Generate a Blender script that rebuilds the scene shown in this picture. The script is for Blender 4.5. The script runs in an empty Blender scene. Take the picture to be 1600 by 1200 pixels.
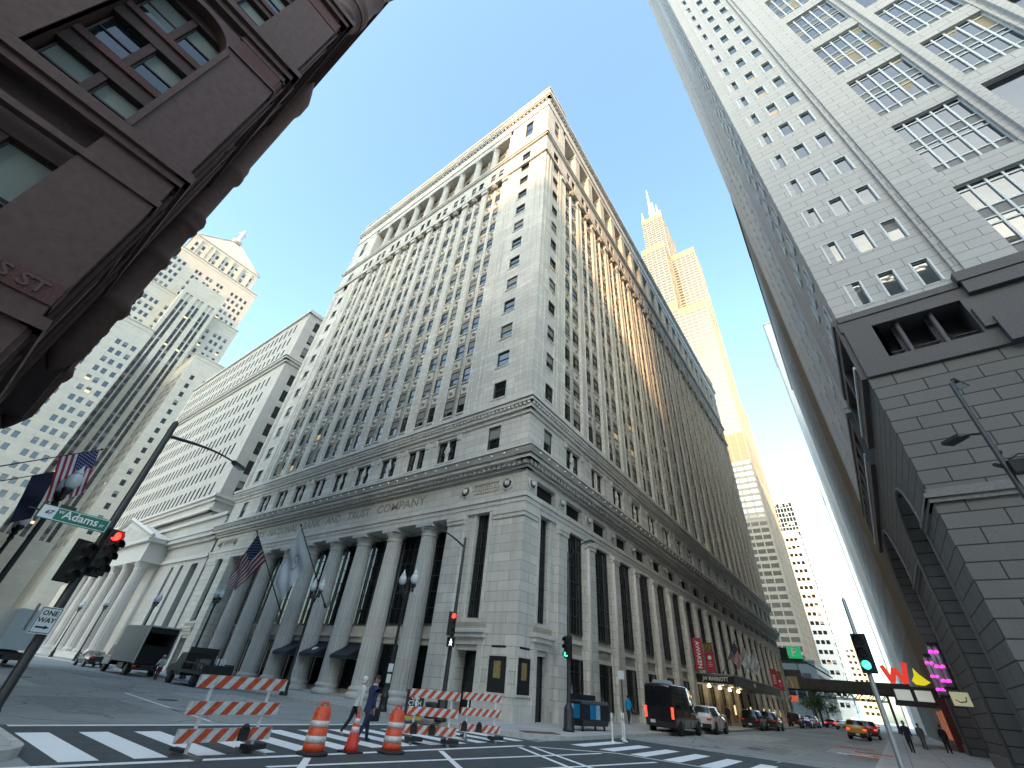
# Street corner in a downtown canyon: limestone bank block between a dark brownstone and a grey granite tower

import bpy, bmesh, math, random
from math import sin, cos, pi, radians, sqrt, atan2, tan
from mathutils import Vector, Matrix
random.seed(7)
sc = bpy.context.scene
COL = sc.collection
rad = math.radians

# ------------------------------------------------------------------ mesh builder
class MB:
    """collects geometry; build() links it as ONE mesh object"""
    def __init__(s):
        s.v = []; s.f = []; s.m = []; s.sm = []
    def face(s, pts, m=0, smooth=False):
        i = len(s.v); s.v += [tuple(p) for p in pts]
        s.f.append(tuple(range(i, i+len(pts)))); s.m.append(m); s.sm.append(smooth)
    def hexa(s, p, m=0):
        i = len(s.v); s.v += [tuple(q) for q in p]
        for q in ((0,3,2,1),(4,5,6,7),(0,1,5,4),(1,2,6,5),(2,3,7,6),(3,0,4,7)):
            s.f.append(tuple(i+k for k in q)); s.m.append(m); s.sm.append(False)
    def box(s, x0,x1,y0,y1,z0,z1, m=0):
        if x0>x1: x0,x1=x1,x0
        if y0>y1: y0,y1=y1,y0
        if z0>z1: z0,z1=z1,z0
        s.hexa([(x0,y0,z0),(x1,y0,z0),(x1,y1,z0),(x0,y1,z0),(x0,y0,z1),(x1,y0,z1),(x1,y1,z1),(x0,y1,z1)], m)
    def fb(s, F, u0,u1,n0,n1,z0,z1, m=0):
        a=F(u0,n0,0); b=F(u1,n1,0)
        s.box(a[0],b[0],a[1],b[1],z0,z1,m)
    def obox(s, c, hx, hy, hz, rot=0, m=0, tilt=None):
        M = Matrix.Rotation(rot,3,'Z')
        if tilt is not None: M = M @ tilt
        pts=[]
        for dz in (-1,1):
            for dx,dy in ((-1,-1),(1,-1),(1,1),(-1,1)):
                pts.append(Vector(c)+M@Vector((dx*hx,dy*hy,dz*hz)))
        s.hexa(pts,m)
    def tube(s, pts, r, n=8, m=0, smooth=True, cap=True):
        """tube along a polyline; r number or list"""
        pts=[Vector(p) for p in pts]; k=len(pts)
        rs = r if isinstance(r,(list,tuple)) else [r]*k
        rings=[]; ref=None
        for i,p in enumerate(pts):
            t=(pts[min(i+1,k-1)]-pts[max(i-1,0)])
            if t.length<1e-9: t=Vector((0,0,1))
            t.normalize()
            if ref is None:
                ref = Vector((0,0,1)) if abs(t.z)<.9 else Vector((1,0,0))
            a=(ref - t*ref.dot(t)); a.normalize(); b=t.cross(a); ref=a
            i0=len(s.v)
            for j in range(n):
                th=2*pi*j/n; s.v.append(tuple(p+a*(cos(th)*rs[i])+b*(sin(th)*rs[i])))
            rings.append(i0)
        for q in range(k-1):
            A,B=rings[q],rings[q+1]
            for j in range(n):
                s.f.append((A+j,A+(j+1)%n,B+(j+1)%n,B+j)); s.m.append(m); s.sm.append(smooth)
        if cap:
            s.f.append(tuple(reversed(range(rings[0],rings[0]+n)))); s.m.append(m); s.sm.append(False)
            s.f.append(tuple(range(rings[-1],rings[-1]+n))); s.m.append(m); s.sm.append(False)
    def lathe(s, c, prof, n=16, m=0, smooth=True, flute=0, a0=0, a1=2*pi):
        """prof list of (r,z); flute>0: alternate radius"""
        rings=[]; full = abs(a1-a0-2*pi)<1e-6; nn=n if full else n+1
        for r,z in prof:
            i0=len(s.v)
            for j in range(nn):
                th=a0+(a1-a0)*j/n
                rr=r*(1-(flute if j%2 else 0))
                s.v.append((c[0]+rr*cos(th),c[1]+rr*sin(th),c[2]+z))
            rings.append(i0)
        for q in range(len(prof)-1):
            A,B=rings[q],rings[q+1]
            for j in range(n):
                s.f.append((A+j,A+(j+1)%nn,B+(j+1)%nn,B+j)); s.m.append(m); s.sm.append(smooth)
        if full:
            if prof[0][0]>1e-4: s.f.append(tuple(reversed(range(rings[0],rings[0]+n)))); s.m.append(m); s.sm.append(False)
            if prof[-1][0]>1e-4: s.f.append(tuple(range(rings[-1],rings[-1]+n))); s.m.append(m); s.sm.append(False)
    def ball(s, c, r, n=10, m=0, sz=1):
        prof=[(max(1e-5,r*sin(pi*i/(n//2+2))), -r*sz*cos(pi*i/(n//2+2))) for i in range(n//2+3)]
        s.lathe(c,prof,n,m)
    def prism(s, outline, fn, d0, d1, m=0, side_m=None):
        """outline [(a,b)] extruded: fn(a,b,d)->xyz"""
        i=len(s.v); n=len(outline)
        s.v += [tuple(fn(a,b,d0)) for a,b in outline]+[tuple(fn(a,b,d1)) for a,b in outline]
        s.f.append(tuple(range(i,i+n))); s.m.append(m); s.sm.append(False)
        s.f.append(tuple(reversed(range(i+n,i+2*n)))); s.m.append(m); s.sm.append(False)
        for j in range(n):
            k=(j+1)%n
            s.f.append((i+k,i+j,i+n+j,i+n+k)); s.m.append(m if side_m is None else side_m); s.sm.append(False)
    def mesh(s, name, mats, off=(0,0,0), recalc=True):
        me=bpy.data.meshes.new(name)
        ox,oy,oz=off
        me.from_pydata([(x-ox,y-oy,z-oz) for x,y,z in s.v],[],s.f)
        for mt in mats: me.materials.append(mt)
        me.polygons.foreach_set('material_index',s.m)
        me.polygons.foreach_set('use_smooth',s.sm)
        me.update()
        if recalc:
            bm=bmesh.new(); bm.from_mesh(me)
            bmesh.ops.recalc_face_normals(bm,faces=bm.faces)
            bm.to_mesh(me); bm.free()
        return me
    def build(s, name, mats, parent=None, local=False, kind=None):
        if not isinstance(mats,(list,tuple)): mats=[mats]
        off=(0,0,0)
        if parent is not None and not local:
            q=parent; off=Vector((0,0,0))
            while q is not None: off=off+q.location; q=q.parent
        me=s.mesh(name,mats,off)
        o=bpy.data.objects.new(name,me); COL.objects.link(o)
        if parent is not None: o.parent=parent
        if kind: o['kind']=kind
        return o

def thing(name, label, cat, loc=(0,0,0), rz=0, group=None):
    o=bpy.data.objects.new(name,None); COL.objects.link(o)
    o.empty_display_size=.3
    o.location=loc; o.rotation_euler=(0,0,rz)
    tag(o,label,cat,group); return o
def tag(o,label,cat,group=None):
    o['label']=label; o['category']=cat
    if group: o['group']=group
    return o
def link_copy(src, parent, loc, rz=0, scale=None):
    o=src.copy(); COL.objects.link(o); o.parent=parent; o.location=loc; o.rotation_euler=(0,0,rz)
    if scale: o.scale=scale
    return o
def dup(root, loc, rz=None, label=None, group=None):
    r=root.copy(); COL.objects.link(r); r.location=loc
    if rz is not None: r.rotation_euler=(0,0,rz)
    if label: r['label']=label
    if group: r['group']=group
    for ch in list(root.children):
        c=ch.copy(); COL.objects.link(c); c.parent=r
        for g in ch.children:
            d=g.copy(); COL.objects.link(d); d.parent=c
    return r
def Fr(ox,oy,ud,nd):
    """facade frame: u along ud, n outwards along nd"""
    def F(u,n,z): return (ox+ud[0]*u+nd[0]*n, oy+ud[1]*u+nd[1]*n, z)
    F.nd=nd; F.ud=ud; F.o=(ox,oy)
    F.rz = atan2(nd[1],nd[0])-(-pi/2)   # rotation that turns local -y (outwards) into nd
    return F
def text_mesh(body, size, mat, name, parent, M, extrude=.01, align='CENTER', shear=0):
    """flat lettering as a mesh; M: 4x4 placing local XY-plane text"""
    cu=bpy.data.curves.new(name,'FONT'); cu.body=body; cu.size=size; cu.extrude=extrude
    cu.align_x=align; cu.align_y='CENTER'; cu.shear=shear; cu.resolution_u=2; cu.offset=size*.018
    t=bpy.data.objects.new('tmp',cu); COL.objects.link(t)
    dg=bpy.context.evaluated_depsgraph_get(); dg.update()
    me=bpy.data.meshes.new_from_object(t.evaluated_get(dg))
    bpy.data.objects.remove(t); bpy.data.curves.remove(cu)
    me.transform(M); me.materials.clear(); me.materials.append(mat); me.name=name
    o=bpy.data.objects.new(name,me); COL.objects.link(o)
    if parent is not None: o.parent=parent
    return o
def facing(pos, nd, up=(0,0,1)):
    """matrix: text readable from direction nd"""
    n=Vector((nd[0],nd[1],nd[2] if len(nd)>2 else 0)).normalized(); u=Vector(up); r=u.cross(n).normalized(); u=n.cross(r)
    M=Matrix.Identity(4)
    for i in range(3): M[i][0]=r[i]; M[i][1]=u[i]; M[i][2]=n[i]; M[i][3]=pos[i]
    return M

# ------------------------------------------------------------------ materials
MATS={}
class NT:
    def __init__(s,mat): s.t=mat.node_tree; s.n=s.t.nodes; s.l=s.t.links
    def add(s,typ,**kw):
        nd=s.n.new(typ)
        for k,v in kw.items(): setattr(nd,k,v)
        return nd
    def link(s,a,b): s.l.new(a,b)
    def math(s,op,a,b=None):
        nd=s.n.new('ShaderNodeMath'); nd.operation=op
        for i,x in enumerate((a,b)):
            if x is None: continue
            if isinstance(x,(int,float)): nd.inputs[i].default_value=x
            else: s.l.new(x,nd.inputs[i])
        return nd.outputs[0]
    def mix(s,fac,a,b,blend='MIX'):
        nd=s.n.new('ShaderNodeMix'); nd.data_type='RGBA'; nd.blend_type=blend
        for k,x in ((0,fac),(6,a),(7,b)):
            if isinstance(x,(int,float)): nd.inputs[k].default_value=x
            elif isinstance(x,(tuple,list)): nd.inputs[k].default_value=(*x[:3],1)
            else: s.l.new(x,nd.inputs[k])
        return nd.outputs[2]
def newmat(name):
    m=bpy.data.materials.new(name); m.use_nodes=True
    b=m.node_tree.nodes['Principled BSDF']
    return m,NT(m),b
def plain(name,col,rough=.6,metal=0,noise=.0,scale=8,bump=0,spec=.5,coat=0):
    if name in MATS: return MATS[name]
    m,t,b=newmat(name)
    b.inputs['Base Color'].default_value=(*col,1); b.inputs['Roughness'].default_value=rough
    b.inputs['Metallic'].default_value=metal; b.inputs['Specular IOR Level'].default_value=spec
    if coat: b.inputs['Coat Weight'].default_value=coat; b.inputs['Coat Roughness'].default_value=.04
    if noise:
        tc=t.add('ShaderNodeTexCoord'); nz=t.add('ShaderNodeTexNoise'); nz.inputs['Scale'].default_value=scale
        nz.inputs['Detail'].default_value=6; nz.inputs['Roughness'].default_value=.65
        t.link(tc.outputs['Object'],nz.inputs['Vector'])
        lo=tuple(c*(1-noise) for c in col); hi=tuple(min(1,c*(1+noise)) for c in col)
        f=t.math('MULTIPLY_ADD',nz.outputs['Fac'],2.2); f.node.inputs[2].default_value=-.6; f.node.use_clamp=True
        t.link(t.mix(f,lo,hi),b.inputs['Base Color'])
        if bump:
            bp=t.add('ShaderNodeBump'); bp.inputs['Strength'].default_value=bump; bp.inputs['Distance'].default_value=.02
            t.link(nz.outputs['Fac'],bp.inputs['Height']); t.link(bp.outputs[0],b.inputs['Normal'])
    MATS[name]=m; return m
def stone(name,col,bw=1.6,bh=.62,joint=.02,jdark=.55,var=.12,stain=.25,rough=.85,fine=0.0,bump=.35,streak=0.2):
    """ashlar masonry: blocks with joints, block to block tone, weather stains"""
    if name in MATS: return MATS[name]
    m,t,b=newmat(name)
    tc=t.add('ShaderNodeTexCoord'); ge=t.add('ShaderNodeNewGeometry')
    sp=t.add('ShaderNodeSeparateXYZ'); t.link(tc.outputs['Object'],sp.inputs[0])
    sn=t.add('ShaderNodeSeparateXYZ'); t.link(ge.outputs['True Normal'],sn.inputs[0])
    ax=t.math('GREATER_THAN',t.math('ABSOLUTE',sn.outputs[0]),t.math('ABSOLUTE',sn.outputs[1]))
    u=t.math('ADD',t.math('MULTIPLY',sp.outputs[1],ax),t.math('MULTIPLY',sp.outputs[0],t.math('SUBTRACT',1.0,ax)))
    cb=t.add('ShaderNodeCombineXYZ'); t.link(u,cb.inputs[0]); t.link(sp.outputs[2],cb.inputs[1])
    br=t.add('ShaderNodeTexBrick'); t.link(cb.outputs[0],br.inputs['Vector'])
    br.inputs['Scale'].default_value=1; br.inputs['Brick Width'].default_value=bw; br.inputs['Row Height'].default_value=bh
    br.inputs['Mortar Size'].default_value=joint; br.inputs['Mortar Smooth'].default_value=.3; br.inputs['Bias'].default_value=0
    lo=tuple(c*(1-var) for c in col); hi=tuple(min(1,c*(1+var)) for c in col)
    br.inputs['Color1'].default_value=(*lo,1); br.inputs['Color2'].default_value=(*hi,1)
    br.inputs['Mortar'].default_value=(*[c*jdark for c in col],1)
    # weather: big soft stains and vertical streaks
    n1=t.add('ShaderNodeTexNoise'); n1.inputs['Scale'].default_value=.35; n1.inputs['Detail'].default_value=8; n1.inputs['Roughness'].default_value=.7
    t.link(tc.outputs['Object'],n1.inputs['Vector'])
    f1=t.math('MULTIPLY_ADD',n1.outputs['Fac'],2.4); f1.node.inputs[2].default_value=-.75; f1.node.use_clamp=True
    c1=t.mix(t.math('MULTIPLY',f1,stain),br.outputs['Color'],tuple(c*.45 for c in col))
    mp=t.add('ShaderNodeMapping'); mp.inputs['Scale'].default_value=(2.2,2.2,.12); t.link(tc.outputs['Object'],mp.inputs[0])
    n2=t.add('ShaderNodeTexNoise'); n2.inputs['Scale'].default_value=1.2; n2.inputs['Detail'].default_value=5; t.link(mp.outputs[0],n2.inputs['Vector'])
    f2=t.math('MULTIPLY_ADD',n2.outputs['Fac'],3.0); f2.node.inputs[2].default_value=-1.5; f2.node.use_clamp=True
    c2=t.mix(t.math('MULTIPLY',f2,streak),c1,tuple(c*.5 for c in col))
    n3=t.add('ShaderNodeTexNoise'); n3.inputs['Scale'].default_value=14; n3.inputs['Detail'].default_value=6; t.link(tc.outputs['Object'],n3.inputs['Vector'])
    c3=t.mix(.35+fine,c2,t.mix(n3.outputs['Fac'],(.25,.25,.25),(.75,.75,.75)),'OVERLAY')
    t.link(c3,b.inputs['Base Color']); b.inputs['Roughness'].default_value=rough
    b.inputs['Specular IOR Level'].default_value=.3
    if bump:
        bp=t.add('ShaderNodeBump'); bp.inputs['Strength'].default_value=bump; bp.inputs['Distance'].default_value=.03
        h=t.math('ADD',t.math('MULTIPLY',br.outputs['Fac'],-1.0),t.math('MULTIPLY',n3.outputs['Fac'],.25))
        t.link(h,bp.inputs['Height']); t.link(bp.outputs[0],b.inputs['Normal'])
    MATS[name]=m; return m
def glass(name,tint=(.012,.015,.017),rough=.06,wav=.015,spec=.5,metal=0,ior=1.7):
    """window glass: dark room behind a mirror-like, faintly wavy pane"""
    if name in MATS: return MATS[name]
    m,t,b=newmat(name)
    b.inputs['Base Color'].default_value=(*tint,1); b.inputs['Roughness'].default_value=rough
    b.inputs['Specular IOR Level'].default_value=spec; b.inputs['IOR'].default_value=ior; b.inputs['Metallic'].default_value=metal
    tc=t.add('ShaderNodeTexCoord'); ob=t.add('ShaderNodeObjectInfo')
    va=t.add('ShaderNodeVectorMath'); va.operation='ADD'
    t.link(tc.outputs['Object'],va.inputs[0])
    cb=t.add('ShaderNodeCombineXYZ'); t.link(t.math('MULTIPLY',ob.outputs['Random'],37.0),cb.inputs[0]); t.link(cb.outputs[0],va.inputs[1])
    nz=t.add('ShaderNodeTexNoise'); nz.inputs['Scale'].default_value=.9; nz.inputs['Detail'].default_value=2
    t.link(va.outputs[0],nz.inputs['Vector'])
    bp=t.add('ShaderNodeBump'); bp.inputs['Strength'].default_value=1; bp.inputs['Distance'].default_value=wav
    t.link(nz.outputs['Fac'],bp.inputs['Height']); t.link(bp.outputs[0],b.inputs['Normal'])
    MATS[name]=m; return m
def emit(name,col,strength,base=None):
    if name in MATS: return MATS[name]
    m,t,b=newmat(name)
    b.inputs['Base Color'].default_value=(*(base or col),1)
    b.inputs['Emission Color'].default_value=(*col,1); b.inputs['Emission Strength'].default_value=strength
    b.inputs['Roughness'].default_value=.4
    MATS[name]=m; return m

# ------------------------------------------------------------------ camera (solved from the vanishing points of the photograph)
CAMH=1.75
cam=bpy.data.cameras.new('camera'); camo=bpy.data.objects.new('camera',cam); COL.objects.link(camo)
R0=(-0.582016,0.809546,0.076767); R1=(-0.513129,-0.292386,-0.806975); R2=(-0.630838,-0.509064,0.585575)
cm=Matrix.Identity(4)
for i in range(3):
    cm[i][0]=R0[i]; cm[i][1]=-R1[i]; cm[i][2]=-R2[i]
cm[2][3]=CAMH
camo.matrix_world=cm
cam.sensor_fit='HORIZONTAL'; cam.sensor_width=36; cam.lens=652/1600*36
cam.clip_start=.05; cam.clip_end=6000
sc.camera=camo

# ------------------------------------------------------------------ daylight
SUN_N=13.0      # degrees the low sun stands north of the cross street's axis (which runs east-west)
SUN_EL=24.0
DUST=3.0
w=bpy.data.worlds.new('World'); sc.world=w; w.use_nodes=True
wn=w.node_tree.nodes; wl=w.node_tree.links
sky=wn.new('ShaderNodeTexSky'); sky.sky_type='NISHITA'; sky.sun_disc=False
sky.sun_elevation=rad(SUN_EL); sky.sun_rotation=rad(90-SUN_N); sky.air_density=1.0; sky.dust_density=DUST; sky.ozone_density=2.6; sky.altitude=180
bg=wn['Background']; bg.inputs['Strength'].default_value=.15
tint=wn.new('ShaderNodeMix'); tint.data_type='RGBA'; tint.blend_type='MULTIPLY'; tint.inputs[0].default_value=1
tint.inputs[7].default_value=(1.03,1.065,.92,1)      # the photograph's slightly cyan white balance
wl.new(sky.outputs[0],tint.inputs[6]); wl.new(tint.outputs[2],bg.inputs['Color'])
sl=bpy.data.lights.new('sun','SUN'); slo=bpy.data.objects.new('sun',sl); COL.objects.link(slo)
sl.energy=2.0; sl.angle=rad(.5); sl.color=(.80,.47,.21)
sd=Vector((cos(rad(SUN_EL))*cos(rad(SUN_N)),cos(rad(SUN_EL))*sin(rad(SUN_N)),sin(rad(SUN_EL))))
slo.rotation_euler=sd.to_track_quat('Z','Y').to_euler(); slo.location=(200,60,150)
sc.view_settings.view_transform='Standard'; sc.view_settings.look='None'; sc.view_settings.gamma=1.0
sc.view_settings.exposure=2.32
sc.view_settings.use_curve_mapping=False
sc.cycles.max_bounces=6; sc.cycles.diffuse_bounces=4; sc.cycles.glossy_bounces=3
sc.cycles.use_denoising=True
sc.cycles.sample_clamp_indirect=6

# ------------------------------------------------------------------ windows: sash, panes and blinds as one unit per opening
G_DARK=glass('dark_glass',ior=1.6); G_SKY=glass('clear_glass',(.02,.025,.03),.03,.006,1.0,0,1.62)
G_BRONZE=glass('bronze_glass',(.03,.022,.012),.05,.008,1.0)
FR_DARK=plain('window_frame_dark',(.03,.032,.03),.5); FR_GREEN=plain('window_frame_green',(.03,.05,.045),.5)
FR_LIGHT=plain('window_frame_light',(.55,.58,.58),.5)
BLIND=plain('roller_blind',(.24,.245,.235),.8,noise=.1,scale=3); BLIND2=plain('tan_blind',(.32,.26,.16),.8)
LIT=emit('lit_room',(1.0,.72,.32),.09,(.3,.2,.1))
WSTY={}
def win_mb(w,h,style,var):
    mb=MB()
    # material slots: 0 glass 1 frame 2 blind 3 lit
    fw=.06 if w<2 else .08
    mb.face([(-w/2,0,0),(w/2,0,0),(w/2,0,h),(-w/2,0,h)],0)
    mb.box(-w/2,-w/2+fw,-.07,-.004,0,h,1); mb.box(w/2-fw,w/2,-.07,-.004,0,h,1)
    mb.box(-w/2+fw,w/2-fw,-.072,-.004,0,fw,1); mb.box(-w/2+fw,w/2-fw,-.072,-.004,h-fw,h,1)
    if style=='sash':
        mb.box(-w/2+fw,w/2-fw,-.06,-.004,h*.5-.035,h*.5+.035,1)
    elif style=='tall':      # tall bank window: three lights, several rows of muntins
        for k in (1,2): mb.box(-w/2+w*k/3-.035,-w/2+w*k/3+.035,-.06,-.004,fw,h-fw,1)
        nr=max(3,int(h/1.05))
        for k in range(1,nr): mb.box(-w/2+fw,w/2-fw,-.05,-.004,h*k/nr-.02,h*k/nr+.02,1)
        for k in (1,3,5): mb.box(-w/2+w*k/6-.015,-w/2+w*k/6+.015,-.045,-.004,fw,h-fw,1)
    elif style=='shop':
        mb.box(-.04,.04,-.06,-.004,fw,h-fw,1); mb.box(-w/2+fw,w/2-fw,-.05,-.004,h*.74-.03,h*.74+.03,1)
    elif style=='three':
        for k in (1,2): mb.box(-w/2+w*k/3-.04,-w/2+w*k/3+.04,-.06,-.004,fw,h-fw,1)
    if var==1: mb.face([(-w/2+fw,-.003,h*.55),(w/2-fw,-.003,h*.55),(w/2-fw,-.003,h-fw),(-w/2+fw,-.003,h-fw)],2)
    if var==2: mb.face([(-w/2+fw,-.003,h*.3),(w/2-fw,-.003,h*.3),(w/2-fw,-.003,h-fw),(-w/2+fw,-.003,h-fw)],2)
    if var==3: mb.face([(-w/2+fw,-.003,h*.1),(w/2-fw,-.003,h*.1),(w/2-fw,-.003,h*.45),(-w/2+fw,-.003,h*.45)],3)
    return mb
def in_view(p):
    d=(p[0],p[1],p[2]-CAMH)
    x=sum(a*b for a,b in zip(R0,d)); y=sum(a*b for a,b in zip(R1,d)); z=sum(a*b for a,b in zip(R2,d))
    return z>.1 and abs(x/z)<1.24 and abs(y/z)<.94
class Wins:
    def __init__(s,mats,name='window',probs=(.72,.16,.08,.04),limit=100):
        s.mats=mats; s.name=name; s.l=[]; s.probs=probs; s.limit=limit; s.cache={}
    def add(s,F,u,n,z,w,h,style='sash',var=None):
        if var is None: var=random.choices((0,1,2,3),s.probs)[0]
        s.l.append((F(u,n,z),F.rz,w,h,style,var,F.nd))
    def finish(s,parent):
        def size(e):
            p=e[0]; d=Vector((p[0],p[1],p[2]-CAMH)); f=-(d.x*e[6][0]+d.y*e[6][1])/d.length
            return (e[2]*e[3]*max(f,0)/d.length_squared) if in_view((p[0],p[1],p[2]+e[3]/2)) else 0
        vis=[e for e in s.l]; vis.sort(key=size,reverse=True)
        off=Vector((0,0,0)); q=parent
        while q is not None: off=off+q.location; q=q.parent
        rest=MB()
        for i,e in enumerate(vis):
            p,rz,w,h,style,var,nd=e
            if i<s.limit and size(e)>0:
                key=(round(w,2),round(h,2),style,var)
                if key not in s.cache: s.cache[key]=win_mb(w,h,style,var).mesh(s.name,s.mats,recalc=False)
                o=bpy.data.objects.new(s.name,s.cache[key]); COL.objects.link(o); o.parent=parent
                o.location=Vector(p)-off; o.rotation_euler=(0,0,rz)
            else:
                mb=win_mb(w,h,style,var); c,sn=cos(rz),sin(rz); b=len(rest.v)
                rest.v+=[(p[0]+x*c-y*sn,p[1]+x*sn+y*c,p[2]+z) for x,y,z in mb.v]
                rest.f+=[tuple(k+b for k in f) for f in mb.f]; rest.m+=mb.m; rest.sm+=mb.sm
        if rest.v:
            off2=off
            me=rest.mesh(s.name,s.mats,off2,recalc=False)
            o=bpy.data.objects.new(s.name,me); COL.objects.link(o); o.parent=parent; o['kind']='stuff'
def grid_wall(mb,F,cols,rows,u0,u1,z0,z1,n0,n1,m=0,ms=None,sp_in=0.0):
    """piers between the openings' columns, spandrels between their rows; n0 back, n1 front. cols [(uc,w)], rows [(z,h)]"""
    ms=m if ms is None else ms
    cs=sorted(cols); e=u0
    for uc,w in cs:
        if uc-w/2>e+1e-4: mb.fb(F,e,uc-w/2,n0,n1,z0,z1,m)
        zz=z0
        for z,h in sorted(rows):
            if z>zz+1e-4: mb.fb(F,uc-w/2+.001,uc+w/2-.001,n0,n1-sp_in-.003,zz,z,ms)
            zz=z+h
        if z1>zz+1e-4: mb.fb(F,uc-w/2+.001,uc+w/2-.001,n0,n1-sp_in-.003,zz,z1,ms)
        e=uc+w/2
    if u1>e+1e-4: mb.fb(F,e,u1,n0,n1,z0,z1,m)

# ------------------------------------------------------------------ the limestone bank block (centre)
LIME=stone('limestone',(.67,.64,.575),1.9,.62,.02,.5,.10,.42,.85,streak=.5)
LIME_TOP=stone('limestone_trim',(.69,.66,.60),1.4,.9,.012,.65,.07,.42,.85,streak=.45)
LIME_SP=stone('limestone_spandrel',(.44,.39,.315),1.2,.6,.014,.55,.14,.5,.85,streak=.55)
LIME_DK=stone('limestone_dark',(.36,.34,.30),1.4,.5,.012,.6,.12,.5,.9,streak=.5)  # darker limestone tone, used on the first cornice
BLACKW=plain('louvre_black',(.012,.012,.013),.6)
SHOPDK=plain('bronze_dark',(.02,.018,.016),.45)
CX,CY=-24.02,-17.15
FE=Fr(CX,CY,(0,-1),(1,0)); FN=Fr(CX-.004,CY+.004,(-1,0),(0,1))
LE,LN=52.0,103.6
bank=thing('bank_building','tall pale limestone bank building with a fluted column front at the street corner','building',(CX,CY,0))
core=MB()
core.box(CX-LN+.6,CX-2.3,CY-LE+.6,CY-1.2,.15,12.4,0)          # body behind the facades
core.box(CX-LN+.6,CX-.625,CY-LE+.6,CY-.625,12.42,71.2,0)
core.box(CX-LN+.6,CX-1.9,CY-LE+.6,CY-1.9,71.2,82.0,0)
core.box(CX-LN+.6,CX-.625,CY-LE+.6,CY-.625,82.01,85.2,0)
core.box(CX-LN+4,CX-1.0,CY-LE+6.5,CY-6.5,85.2,92.2,1)          # attic set back on the roof
core.box(CX-LN+3.7,CX-.8,CY-LE+6.3,CY-6.3,92.2,92.8,1)
wall=MB(); trim=MB(); cols=[]
G_BANK=glass('bank_glass',(.012,.016,.018),.04,.012,.7,0,1.85)
wins=Wins([G_BANK,FR_DARK,BLIND,LIT],'window',(.5,.26,.2,.04)); tallw=Wins([G_DARK,plain('bank_sash_black',(.05,.05,.048),.45),BLIND,LIT],'tall_window',(1,0,0,0)); shopw=Wins([G_DARK,SHOPDK,BLIND2,emit('shop_glow',(1,.75,.4),.25,(.2,.15,.1))],'shop_window',(.75,0,.0,.25))
bayE=[9.38+4.155*k for k in range(9)]       # bay centres of the upper storeys, east
PE=4.155
bayN=[7.4+4.933*k for k in range(19)]; PN=4.933
FLOORS=[23.0+3.735*k for k in range(12)]     # sill heights
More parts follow.
